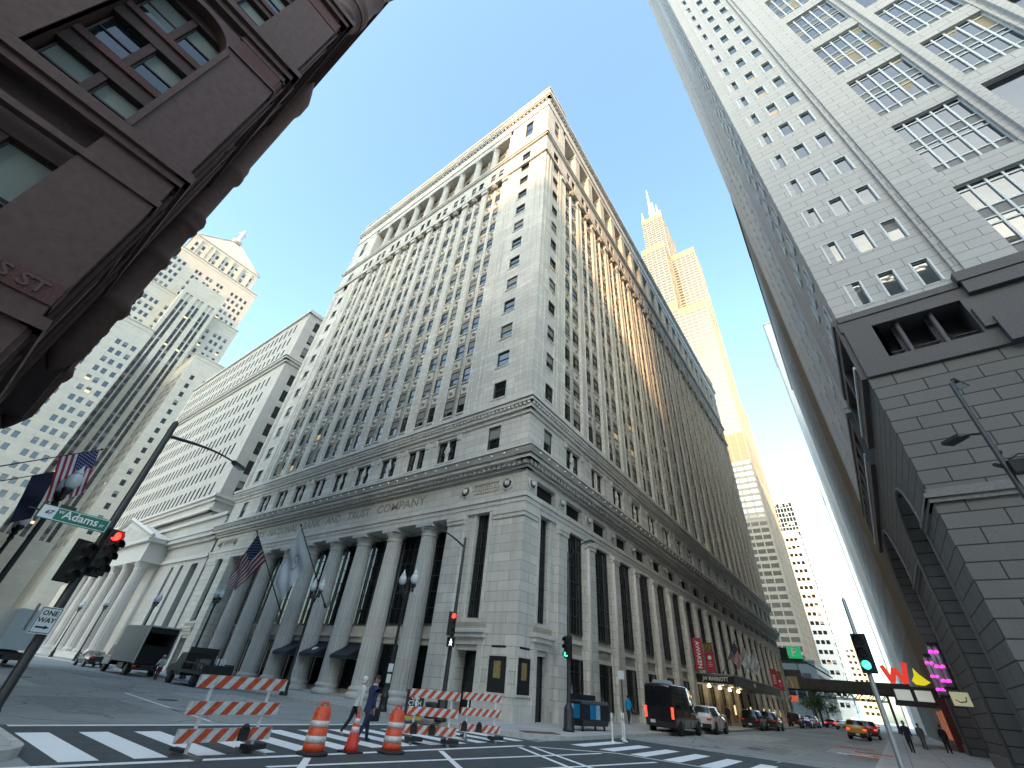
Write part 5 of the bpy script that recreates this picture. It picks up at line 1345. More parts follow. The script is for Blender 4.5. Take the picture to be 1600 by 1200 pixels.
# ---- shop signs on the far right pavement
t=thing('zigzag_sign','big red zigzag letter sign over the shop entrance on the right','sign',(-60,2.4,5.6))
a=MB()
zz=[(2.25,6.6),(1.85,4.9),(1.3,6.1),(.85,4.9),(.4,6.3)]
zz=[(y,z) for y,z in zz]
for p,q in zip(zz,zz[1:]): 
    P=Vector((-62,*p)); Q=Vector((-62,*q)); d=(Q-P).normalized(); n_=Vector((0,-d.z,d.y))*.2
    a.prism([(P.y-n_.y,P.z-n_.z),(Q.y-n_.y,Q.z-n_.z),(Q.y+n_.y,Q.z+n_.z),(P.y+n_.y,P.z+n_.z)],lambda y,z,x:(x,y,z),-62.06+.02*len(a.f)*.01,-61.9+.002*len(a.f))
a.build('letter',[emit('sign_red',(1,.05,.03),.12,(.7,.06,.04))],t)
t=thing('arrow_sign','yellow arrow sign beside the red zigzag letter','sign',(-60.9,3.3,5.2))
a=MB(); a.prism([(2.3,5.1),(2.6,5.5),(2.7,6.1),(3.0,5.6),(3.6,5.0),(3.1,4.75),(2.5,4.8)],lambda y,z,x:(x,y,z),-60.9,-60.7); a.build('arrow',[emit('sign_yellow',(1,.8,.02),.12,(.8,.65,.02))],t)
t=thing('shop_marquee','dark shop marquee with two lit white panels on the right pavement','canopy',(-62,1.2,4.0))
a=MB(); a.box(-72,-61.5,.5,4.1,4.45,4.65,0); a.box(-72,-61.5,.5,4.1,3.35,3.5,0); a.box(-72,-61.6,.6,4.1,3.5,4.45,0); a.build('frame',[plain('marquee_dark',(.03,.03,.03),.5)],t)
for y0,y1 in ((.7,1.9),(2.2,3.4)):
    p=MB(); p.box(-61.6,-61.56,y0,y1,3.56,4.4,0); p.build('lit_panel',[emit('panel_white',(.9,.95,.85),.06,(.7,.72,.68))],t)
MAG=emit('magenta_glow',(1,.06,.7),.35); TUBE=plain('frosted_tube',(.62,.6,.66),.4)
for k,(x,y,z,l) in enumerate(((-47.5,3.35,4.2,'wall lantern of four frosted tubes with magenta lights, upper one'),(-52.5,3.2,3.9,'wall lantern of frosted tubes with magenta lights, lower left one'))):
    t=thing('wall_lantern',l,'wall lamp',(x,y,z),0,'magenta lit wall lanterns on the granite piers')
    a=MB(); a.box(x-.5,x+.5,y+.1,y+.72,z-.25,z-.12,0); a.box(x-.5,x+.5,y+.1,y+.72,z+2.4,z+2.55,0); a.tube([(x,y+.75,z-.2),(x,y+.75,z+2.5)],.05,6); a.build('frame',[POLE],t)
    for dx in (-.3,.3):
        for dy in (.2,.5):
            b=MB(); b.tube([(x+dx,y+dy,z-.1),(x+dx,y+dy,z+2.4)],.1,10); b.build('tube',[TUBE],t)
            for zz_ in (.15,1.0,1.9):
                g=MB(); g.lathe((x+dx,y+dy,z+zz_),[(.11,0),(.12,.06),(.12,.12),(.11,.18)],10); g.build('light_ring',[MAG],t)
t=thing('pale_yellow_sign','small pale yellow sign fixed to the granite pier','sign',(-36.4,3.5,2.6)); a=MB(); a.box(-36.42,-36.36,2.75,3.5,2.75,3.35,0); a.build('plate',[emit('plate_yellow',(.9,.85,.5),.05,(.62,.6,.36))],t); g=MB(); g.tube([(-36.35,2.9,3.0),(-36.35,3.05,2.9),(-36.35,3.3,2.95),(-36.35,3.35,3.15)],.025,5); g.build('mark',[BLACKP],t)
t=thing('red_shopfront','dark red lit shopfront under the arches','shopfront',(-60,4.0,.15)); a=MB(); a.box(-75,-61,3.6,4.1,.15,3.8,0); a.build('front',[plain('shop_red',(.12,.02,.015),.4)],t); g=MB(); 
for x in (-62.2,-65,-68): g.box(x-.9,x+.9,3.55,3.59,.9,3.0,0)
g.build('shop_window',[emit('shop_warm',(1,.3,.12),.05,(.2,.05,.03))],t)
# ---- street trees, far
BARK=plain('bark',(.07,.055,.04),.9,noise=.4,scale=8,bump=.5)
LEAF=plain('leaf',(.055,.085,.03),.7,noise=.5,scale=1.5); LEAF2=plain('leaf_light',(.09,.12,.04),.7,noise=.4,scale=1.5)
def tree(loc,h,cr,label,seed):
    rr=random.Random(seed); t=thing('street_tree',label,'tree',loc,0,'street trees under the railway')
    a=MB(); top=(0,0,h*.55); a.tube([(0,0,0),(.05,.02,h*.25),(-.03,.05,h*.45),(0,0,h*.62)],[.14,.11,.09,.05],8)
    tips=[]
    for k in range(9):
        an=rr.random()*6.28; z0=h*(.35+.25*rr.random()); e=(cr*.75*cos(an),cr*.75*sin(an),z0+h*.25*rr.random()+.3)
        a.tube([(0,0,z0),(e[0]*.5,e[1]*.5,(z0+e[2])/2+.15),e],[.05,.035,.015],5); tips.append(Vector(e))
    a.build('trunk',[BARK],t,True)
    l=MB()
    for k in range(1500):
        c=rr.choice(tips); p=c+Vector((rr.gauss(0,cr*.32),rr.gauss(0,cr*.32),rr.gauss(0,cr*.26)))
        s=.09+.08*rr.random(); e1=Vector((rr.gauss(0,1),rr.gauss(0,1),rr.gauss(0,.6))).normalized()*s; e2=e1.cross(Vector((rr.gauss(0,1),rr.gauss(0,1),rr.gauss(0,1)))).normalized()*s*.7
        l.face([p-e1,p-e2,p+e1,p+e2],0 if rr.random()<.6 else 1)
    l.build('crown',[LEAF,LEAF2],t,True)
tree((-121,-12.9,.15),5.2,1.7,'small green street tree on the left pavement just before the railway',3)
tree((-147,-12.8,.15),6.0,2.0,'bushy green street tree beyond the railway columns',4)
tree((-148,-9.6+6.6,.15),5.4,1.8,'green street tree on the right beyond the railway',5) if 0 else None

# ------------------------------------------------------------------ vehicles
TYRE=plain('tyre',(.02,.02,.021),.8,noise=.2,scale=20); RIM=plain('wheel_rim',(.35,.36,.37),.3,metal=.9); RIMD=plain('wheel_rim_dark',(.06,.06,.065),.35,metal=.7)
CGLASS=plain('car_glass',(.012,.014,.016),.04,spec=1.0); CTRIM=plain('car_trim_black',(.018,.018,.019),.5); CHROME=plain('chrome',(.6,.6,.6),.15,metal=1)
TAILR=emit('tail_lamp',(1,.03,.02),.03,(.45,.02,.02)); BRAKE=emit('brake_lamp',(1,.06,.03),.5,(.6,.03,.03)); HEAD=plain('head_lamp',(.7,.72,.74),.1,spec=1); HEADON=emit('head_lamp_lit',(1,.95,.85),2.0)
PLATE=plain('number_plate',(.6,.62,.62),.5)
def paint_(name,col): return plain(name,col,.22,coat=1.0,spec=.5)
def wheel(parent,x,y,r,w_,rim):
    t=MB(); t.prism([(r*cos(2*pi*k/24),r*sin(2*pi*k/24)) for k in range(24)],lambda a,b,d:(x+a,d,r+b),y-w_/2,y+w_/2,0)
    o=t.build('wheel',[TYRE],parent,True); s_=1 if y>0 else -1
    q=MB()
    for k in range(7):
        th=2*pi*k/7; q.obox((x+.33*r*cos(th),y+s_*(w_/2+.012),r+.33*r*sin(th)),r*.36,.015,r*.09,0,0,Matrix.Rotation(-th,3,'Y'))
    q.prism([(r*.22*cos(2*pi*k/12),r*.22*sin(2*pi*k/12)) for k in range(12)],lambda a,b,d:(x+a,d,r+b),y+s_*(w_/2+.001),y+s_*(w_/2+.035),0)
    for i in range(20):
        t0,t1=2*pi*i/20,2*pi*(i+1)/20; f=lambda rr,t_:(x+rr*cos(t_),y+s_*(w_/2+.02),r+rr*sin(t_))
        q.face([f(r*.62,t0),f(r*.7,t0),f(r*.7,t1),f(r*.62,t1)])
    q.build('rim',[rim],o,True)
KINDS={
 # stations: x, zbottom, zbelt, ztop, half-width body, half-width roof, cabin?   (x forward)
 'suv':dict(L=4.75,r=.37,wx=(-1.42,1.45),st=[(-2.37,.5,.95,1.0,.80,.72,0),(-2.30,.36,1.02,1.08,.88,.74,0),(-2.22,.32,1.06,1.25,.91,.70,1),(-1.95,.28,1.08,1.64,.93,.66,1),(-1.75,.28,1.08,1.69,.94,.68,2),(-1.70,.28,1.08,1.70,.94,.68,1),(-.45,.27,1.06,1.73,.95,.70,1),(-.38,.27,1.06,1.73,.95,.70,2),(-.32,.27,1.05,1.73,.95,.70,1),(.45,.27,1.03,1.68,.95,.68,1),(.62,.27,1.02,1.6,.95,.66,2),(1.25,.28,1.03,1.10,.94,.72,0),(1.9,.30,.96,1.02,.91,.68,0),(2.28,.36,.82,.90,.84,.6,0),(2.37,.45,.70,.74,.75,.55,0)]),
 'sedan':dict(L=4.8,r=.34,wx=(-1.4,1.5),st=[(-2.4,.5,.9,.95,.78,.7,0),(-2.32,.34,.95,1.0,.86,.72,0),(-1.8,.28,.97,1.06,.9,.7,0),(-1.25,.25,.97,1.30,.91,.62,1),(-.95,.25,.97,1.41,.92,.63,2),(-.88,.25,.97,1.42,.92,.63,1),(-.1,.25,.96,1.47,.92,.64,1),(-.04,.25,.96,1.47,.92,.64,2),(.02,.25,.96,1.47,.92,.64,1),(.55,.25,.95,1.40,.92,.62,1),(.7,.25,.95,1.33,.92,.6,2),(1.3,.26,.93,.98,.91,.68,0),(2.0,.3,.84,.90,.88,.64,0),(2.33,.36,.7,.76,.8,.55,0),(2.4,.44,.62,.64,.72,.5,0)]),
 'van':dict(L=6.0,r=.36,wx=(-1.95,1.9),st=[(-3.0,.55,1.35,2.56,.95,.82,2),(-2.96,.42,1.35,2.66,.98,.84,2),(-2.55,.36,1.35,2.72,.99,.85,1),(-1.3,.34,1.35,2.74,1.0,.86,1),(-1.24,.34,1.35,2.74,1.0,.86,2),(-1.18,.34,1.35,2.74,1.0,.86,1),(.15,.34,1.33,2.73,1.0,.86,1),(.2,.34,1.33,2.73,1.0,.86,2),(.3,.34,1.32,2.72,1.0,.86,1),(1.1,.34,1.28,2.62,1.0,.84,1),(1.45,.34,1.25,2.35,.99,.82,2),(2.15,.36,1.22,1.38,.97,.8,0),(2.75,.4,1.05,1.14,.92,.7,0),(2.95,.48,.8,.86,.85,.6,0),(3.0,.55,.7,.72,.8,.55,0)]),
 'jeep':dict(L=4.3,r=.41,wx=(-1.25,1.35),st=[(-2.0,.6,1.1,1.84,.80,.72,2),(-1.97,.5,1.12,1.86,.82,.72,1),(-.9,.45,1.12,1.88,.83,.72,1),(-.8,.45,1.12,1.88,.83,.72,2),(-.7,.45,1.12,1.88,.83,.72,1),(.1,.45,1.12,1.87,.83,.72,1),(.25,.45,1.12,1.86,.83,.72,2),(.45,.45,1.1,1.16,.8,.74,0),(1.7,.5,1.05,1.1,.72,.62,0),(1.95,.55,1.0,1.03,.7,.6,0)]),
}
def car(name,label,cat,x,y,rz,kind,paint,rim=None,brake=False,plate=None,head=False,group=None,parts=True):
    K=KINDS[kind]; st=K['st']; t=thing(name,label,cat,(x,y,.006),rz,group); rim=rim or RIM
    b=MB(); n=9
    def sec(s_):
        X,zb,ze,zt,w_,wr,c=s_
        zm=zb+(ze-zb)*.55
        return [(X,0,zb),(X,w_*.84,zb),(X,w_*.965,zb+.10),(X,w_,zm),(X,w_*.965,ze),(X,wr+.03,zt-.10 if zt-ze>.2 else zt-.02),(X,wr-.05,zt-.02 if zt-ze>.2 else zt),(X,0,zt+.015)]
    S=[sec(s_) for s_ in st]
    for side in (1,-1):
        base=len(b.v)
        for s_ in S: b.v+=[(p[0],p[1]*side,p[2]) for p in s_]
        for i in range(len(S)-1):
            c0,c1=st[i][6],st[i+1][6]
            rise0,rise1=st[i][3]-st[i][2],st[i+1][3]-st[i+1][2]
            for j in range(7):
                m=0
                if j==0: m=2
                elif j==4:
                    if rise0>.2 and rise1>.2 and not(c0==2 and c1==1) and not (c0==1 and c1==2 and abs(st[i][0]-st[i+1][0])<.12) and not (c0==2 and c1==2): m=1
                elif j in (5,6):
                    if abs(st[i][3]-st[i+1][3])>.16 and max(rise0,rise1)>.25: m=1
                q=(base+i*8+j,base+(i+1)*8+j,base+(i+1)*8+j+1,base+i*8+j+1)
                b.f.append(q if side<0 else tuple(reversed(q))); b.m.append(m); b.sm.append(True)
    for s_,flip in ((S[0],False),(S[-1],True)):
        q=[s_[k] for k in range(8)]+[(p[0],-p[1],p[2]) for p in reversed(s_[1:7])]
        b.face(q,0)
    me_o=b.build('body',[paint,CGLASS,CTRIM],t,True)
    xr=st[0][0]; xf=st[-1][0]
    # rear glass for upright tails
    if kind in('van','jeep'):
        g=MB(); z0,z1=(st[0][2]+.12,st[0][3]-.28) ; w_=st[0][5]-.06
        for s_ in (-1,1): g.face([(xr-.006,s_*.04,z0),(xr-.006,s_*(w_+.04),z0),(xr-.006,s_*w_,z1),(xr-.006,s_*.04,z1)])
        g.build('rear_window',[CGLASS],t,True)
    # sills, arches, bumpers
    d=MB()
    for wx in K['wx']:
        for s_ in (-1,1):
            w_=[q for q in st if q[0]<=wx][-1][4]; R=K['r']*1.2
            pts=[(wx+R*cos(pi*k/12),K['r']+R*sin(pi*k/12)) for k in range(13)]
            d.prism(pts,lambda a,bb,dd:(a,dd,bb),s_*(w_*.80),s_*(w_+.012),0)
    d.box(xr-.05,xr+.12,-st[1][4]*.93,st[1][4]*.93,st[1][1]+.02,st[1][1]+.26,0); d.box(xf-.15,xf+.03,-st[-2][4]*.85,st[-2][4]*.85,st[-1][1]-.06,st[-1][1]+.12,0)
    d.build('bumper',[CTRIM],t,True)
    for wx in K['wx']:
        for s_ in (-1,1):
            w_=[q for q in st if q[0]<=wx][-1][4]; wheel(t,wx,s_*(w_-.09),K['r'],.22,rim)
    lm_=BRAKE if brake else TAILR
    for s_ in (-1,1):
        l=MB(); w_=st[1][4]
        if kind=='van': l.obox((xr-.0,s_*(w_-.10),1.15),.05,.07,.30)
        elif kind=='jeep': l.obox((xr-.03,s_*(w_-.10),.95),.05,.08,.12)
        else: l.obox((xr+.02,s_*(w_-.16),st[0][2]-.05),.06,.15,.07); l.obox((xr+.14,s_*(w_-.02),st[0][2]-.03),.1,.02,.06)
        l.build('tail_light',[lm_],t,True)
        h=MB(); h.obox((xf-.1,s_*(st[-2][4]-.18),st[-2][2]-.06),.07,.14,.07); h.build('headlight',[HEADON if head else HEAD],t,True)
        m_=MB(); xm=[q[0] for q in st if q[3]-q[2]>.2][-1]; zz=st[7][2]+.05
        m_.obox((xm+.05,s_*(st[7][4]+.1),zz+.06),.05,.1,.08 if kind!='van' else .18); m_.build('door_mirror',[paint if kind!='van' else CTRIM],t,True)
    p=MB(); pz=st[0][2]-.12 if kind!='van' else 1.0; p.box(xr-.062,xr-.05,-.16+(.45 if kind=='van' else 0),.16+(.45 if kind=='van' else 0),pz-.42,pz-.25,0); p.build('licence_plate',[PLATE],t,True)
    # door seams and handles as fine dark lines
    s_l=MB()
    for s_ in (-1,1):
        for xx in ((-.4,.6,-1.3) if kind!='van' else (.2,1.1,-1.2)):
            w_=[q for q in st if q[0]<=xx][-1][4]; s_l.box(xx-.006,xx+.006,s_*(w_-.02),s_*(w_+.002),.42,st[7][2]-.06,0)
        for xx in ((-.2,.75)): s_l.box(xx-.2,xx-.06,s_*(st[7][4]-.02),s_*(st[7][4]+.012),st[7][2]-.16,st[7][2]-.12,1)
    s_l.build('door_handle',[CTRIM,CHROME],t,True)
    return t
BLK=paint_('paint_black',(.012,.012,.014)); WHT_=paint_('paint_white',(.62,.63,.62)); NAV=paint_('paint_blue',(.015,.06,.18)); YEL=paint_('paint_taxi_yellow',(.58,.30,.02)); RED=paint_('paint_red',(.42,.03,.02)); SIL=paint_('paint_silver',(.42,.43,.44)); CHA=paint_('paint_charcoal',(.03,.032,.036))
v=car('passenger_van','tall black passenger van parked at the kerb with red tail lights','van',-36.9,-12.95+.55,rad(180),'van',BLK,RIMD,True)
f=MB(); f.hexa([(-2.4,-.55,2.74),(-1.2,-.55,2.74),(-1.2,.55,2.74),(-2.4,.55,2.74),(-2.3,-.45,2.92),(-1.3,-.45,2.92),(-1.3,.45,2.92),(-2.3,.45,2.92)],0); f.build('roof_unit',[plain('roof_unit_grey',(.25,.29,.31),.35)],v,True)
car('parked_car','white crossover car parked in front of the black van','car',-44.2,-12.2,rad(180),'suv',WHT_,RIMD,group='cars parked along the bank kerb')
car('parked_car','black sport utility car with its rear towards us before the canopy','car',-63.5,-12.6,rad(180),'suv',BLK,RIMD,group='cars parked along the bank kerb')
car('parked_car','black sedan parked ahead of the black utility car','car',-69.5,-12.0,rad(180),'suv',CHA,RIM,group='cars parked along the bank kerb')
j=car('parked_car','boxy black off-road car near the end of the bank building','car',-93,-12.6,rad(180),'jeep',BLK,RIMD,group='cars parked along the bank kerb')
s_=MB(); s_.prism([(.4*cos(2*pi*k/18),1.15+.4*sin(2*pi*k/18)) for k in range(18)],lambda a,b,d:(d,a,b),-2.28,-2.06,0); s_.build('spare_wheel',[TYRE],j,True)
car('parked_car','bright blue car parked beyond the boxy off-road car','car',-102,-12.3,rad(180),'sedan',NAV,RIM,group='cars parked along the bank kerb')
car('parked_car','silver car at the far end of the kerb by the railway','car',-110,-12.2,rad(180),'suv',SIL,RIM,group='cars parked along the bank kerb')
car('moving_car','white sedan with red tail lights driving away in the middle lane','car',-118,-8.4,rad(180),'sedan',WHT_,RIM,True,group='cars driving down the cross street')
car('moving_car','red car far ahead left of the white sedan','car',-124,-10.6,rad(180),'sedan',RED,RIM,True,group='cars driving down the cross street')
tx=car('taxi','yellow taxi with glowing brake lights on the right','taxi',-70.5,-3.7,rad(180),'suv',YEL,RIMD,True)
r=MB(); r.prism([(-.3,1.74),(.3,1.74),(.22,1.92),(-.22,1.92)],lambda y,z,x:(x,y,z),-.1,.1,0); r.build('roof_sign',[emit('taxi_sign',(1,.9,.6),.6,(.8,.7,.4))],tx,True)
car('moving_car','red car just ahead of the yellow taxi','car',-79.5,-3.0,rad(180),'suv',RED,RIM,True,group='cars driving down the cross street')
car('moving_car','silver car in the queue ahead of the red one','car',-93,-4.2,rad(180),'sedan',SIL,RIM,True,group='cars driving down the cross street')
car('moving_car','dark car at the head of the right lane queue','car',-112,-4.6,rad(180),'sedan',CHA,RIM,True,group='cars driving down the cross street')
car('moving_car','far white car beyond the railway on the right','car',-150,-4.6,rad(180),'sedan',WHT_,RIM,True,group='cars driving down the cross street')
# side street: dark car, box truck with open back, flatbed utility truck
car('parked_car','dark car parked in front of the box truck on the side street','car',-17.3,-68.5,rad(-90),'sedan',CHA,RIM,group='vehicles at the side street kerb')
car('moving_car','dark car with bright headlights coming up the side street','car',-11.5,-118,rad(90),'sedan',CHA,RIM,False,head=True,group='oncoming cars on the side street')
car('moving_car','black car with bright headlights beside the white delivery van','car',-14.2,-126,rad(90),'suv',BLK,RIM,False,head=True,group='oncoming cars on the side street')
def boxtruck(x,y,rz,label,bl,bh,bw_,col,openback,cabcol,z0=.95):
    t=thing('box_truck',label,'truck',(x,y,.006),rz,'trucks on the side street')
    a=MB(); th=.05
    a.box(-bl,0,-bw_/2,-bw_/2+th,z0,z0+bh,0); a.box(-bl,0,bw_/2-th,bw_/2,z0,z0+bh,0); a.box(-bl,0,-bw_/2+th,bw_/2-th,z0+bh-th,z0+bh-.002,0); a.box(-bl,0,-bw_/2+th,bw_/2-th,z0,z0+.1,1); a.box(-th,0,-bw_/2+th,bw_/2-th,z0+.1,z0+bh-th,1)
    for k in range(9):
        xx=-bl+.4+k*(bl-.8)/8
        for s_ in (-1,1): a.box(xx-.03,xx+.03,s_*bw_/2-(0 if s_>0 else .012),s_*bw_/2+(.012 if s_>0 else 0),z0+.1,z0+bh-.1,0)
    if openback:
        for y0,y1,za,zb in ((-bw_/2-.02,-bw_/2+.1,z0-.05,z0+bh+.02),(bw_/2-.1,bw_/2+.02,z0-.05,z0+bh+.02)): a.box(-bl-.03,-bl+.002,y0,y1,za,zb,2)
        a.box(-bl-.03,-bl+.002,-bw_/2+.1,bw_/2-.1,z0+bh-.1,z0+bh+.02,2)
        a.box(-bl+.06,-bl+.08,-bw_/2+th,bw_/2-th,z0+bh-.55,z0+bh-.05,1)
        a.box(-bl+1.2,-.6,-bw_/2+.1,bw_/2-.1,z0+.1,z0+1.3,1)
    else: a.box(-bl-.03,-bl-.001,-bw_/2,bw_/2,z0,z0+bh,0)
    a.build('cargo_box',[col,plain('cargo_dark',(.010,.010,.011),.8),plain('box_edge',(.45,.46,.45),.4,metal=.5)],t,True)
    c=MB(); w_=bw_/2-.1
    c.prism([(.1,.6),(2.0,.55),(2.05,1.15),(1.75,1.3),(1.25,2.15),(.1,2.2)],lambda X,Z,Y:(X,Y,Z),-w_,w_,0)
    for s_ in (-1,1): c.prism([(.45,1.3),(1.6,1.3),(1.2,2.05),(.45,2.05)],lambda X,Z,Y:(X,Y,Z),s_*(w_+.001),s_*(w_+.008),1)
    c.face([(1.768,-w_+.1,1.32),(1.768,w_-.1,1.32),(1.285,w_-.12,2.1),(1.285,-w_+.12,2.1)],1)
    c.build('cab',[cabcol,CGLASS],t,True)
    f=MB(); f.box(-bl,1.6,-.5,.5,.55,.8,0); f.box(-bl-.1,-bl,-bw_/2+.1,bw_/2-.1,.45,.6,0); f.box(-bl+.3,-bl+.5,-bw_/2+.05,bw_/2-.05,.8,.95,0); f.box(-.4,-.2,-bw_/2+.05,bw_/2-.05,.8,.95,0); f.box(-bl*.62,-bl*.4,bw_/2-.45,bw_/2-.1,.45,.85,0); f.box(-bl*.62,-bl*.4,-bw_/2+.1,-bw_/2+.45,.45,.85,0); f.build('chassis',[CTRIM],t,True)
    for wx in (-bl+1.5,1.1):
        for s_ in (-1,1): wheel(t,wx,s_*(bw_/2-.28),.45,.3,RIMD)
    for s_ in (-1,1):
        l=MB(); l.obox((-bl-.05,s_*(bw_/2-.2),.72),.03,.12,.05); l.build('tail_light',[TAILR],t,True)
    return t
boxtruck(-16.9,-57.0,rad(-90),'grey box truck with its open black cargo bay facing us',6.2,2.75,2.5,plain('truck_grey',(.16,.165,.175),.5,noise=.08,scale=3),True,CHA)
boxtruck(-15.6,-112,rad(90),'white delivery van coming up the side street',4.6,2.3,2.2,plain('truck_white',(.62,.67,.68),.45),False,WHT_,.8)
boxtruck(-8.6,-60,rad(-90),'pale delivery truck at the left edge behind the one way sign',6.5,2.7,2.5,plain('truck_pale',(.5,.57,.58),.5),False,WHT_,1.1)
ft_=thing('flatbed_truck','black flatbed work truck with racks and gear by the columns','truck',(-17.15,-41.5,.006),rad(-90))
a=MB(); a.box(-3.2,1.2,-1.05,1.05,.75,.95,0); a.box(-3.2,-3.05,-1.05,1.05,.95,1.35,0)
for s_ in (-1,1):
    a.box(-3.05,.4,s_*1.05-.03,s_*1.05+.03,1.35,1.42,0)
    for k in range(9): a.tube([(-3.05+k*.43,s_*1.05,.95),(-3.05+k*.43,s_*1.05,1.4)],.02,5)
a.box(.3,.4,-1.05,1.05,.95,2.35,0); a.box(.15,.3,-1.05,1.05,1.95,2.35,0)
a.prism([(.5,.55),(3.0,.5),(3.05,1.1),(2.1,1.25),(1.65,1.95),(.5,2.0)],lambda X,Z,Y:(X,Y,Z),-.95,.95,0)
a.build('body',[plain('work_black',(.012,.012,.013),.4)],ft_,True)
GW=plain('gear_white',(.55,.56,.56),.5); GM=plain('gear_maroon',(.18,.02,.04),.6); GGY=plain('gear_grey',(.12,.13,.13),.6)
for k in range(3):
    g=MB(); g.tube([(-2.6,-.5+k*.25,.96),(-2.6,-.5+k*.25,1.75)],.07,10,0); g.tube([(-2.6,-.5+k*.25,.98),(-2.6,-.5+k*.25,1.15)],.09,8,1); g.build('canister',[GW,GM],ft_,True)
for k in range(4):
    g=MB(); g.obox((-1.6+.3*k,.2-.1*k,.99+.081*k),.5,.06,.04,.2*k,0); g.build('plank',[GW],ft_,True)
g=MB(); g.obox((-.4,.1,1.3),.35,.4,.35,.1,0); g.build('tool_chest',[GGY],ft_,True)
for y0,y1 in ((-.9,-.2),(.1,.9)): g=MB(); g.box(.405,.42,y0,y1,2.1,2.2,0); g.build('marker_strip',[GW],ft_,True)
for wx in (-2.1,2.1):
    for s_ in (-1,1): wheel(ft_,wx,s_*.88,.4,.26,RIMD)

# ------------------------------------------------------------------ people: one skinned body each, posed joint by joint
def skin_body(name,verts,edges,radii,fmat,mats,parent,sub=1):
    me=bpy.data.meshes.new(name); me.from_pydata(verts,edges,[])
    o=bpy.data.objects.new(name,me); COL.objects.link(o)
    m=o.modifiers.new('skin','SKIN')
    for i,s_ in enumerate(me.skin_vertices[0].data):
        r=radii[i]; s_.radius=(r if isinstance(r,tuple) else (r,r)); s_.use_root=(i==0)
    sb=o.modifiers.new('sub','SUBSURF'); sb.levels=sub; sb.render_levels=sub
    dg=bpy.context.evaluated_depsgraph_get(); dg.update()
    nm=bpy.data.meshes.new_from_object(o.evaluated_get(dg))
    bpy.data.objects.remove(o); bpy.data.meshes.remove(me)
    nm.name=name; nm.materials.clear()
    for mt in mats: nm.materials.append(mt)
    for p in nm.polygons: p.material_index=fmat(p.center); p.use_smooth=True
    ob=bpy.data.objects.new(name,nm); COL.objects.link(ob); ob.parent=parent
    return ob
SKINS=[plain('skin_light',(.42,.25,.18),.6),plain('skin_tan',(.28,.16,.11),.6)]
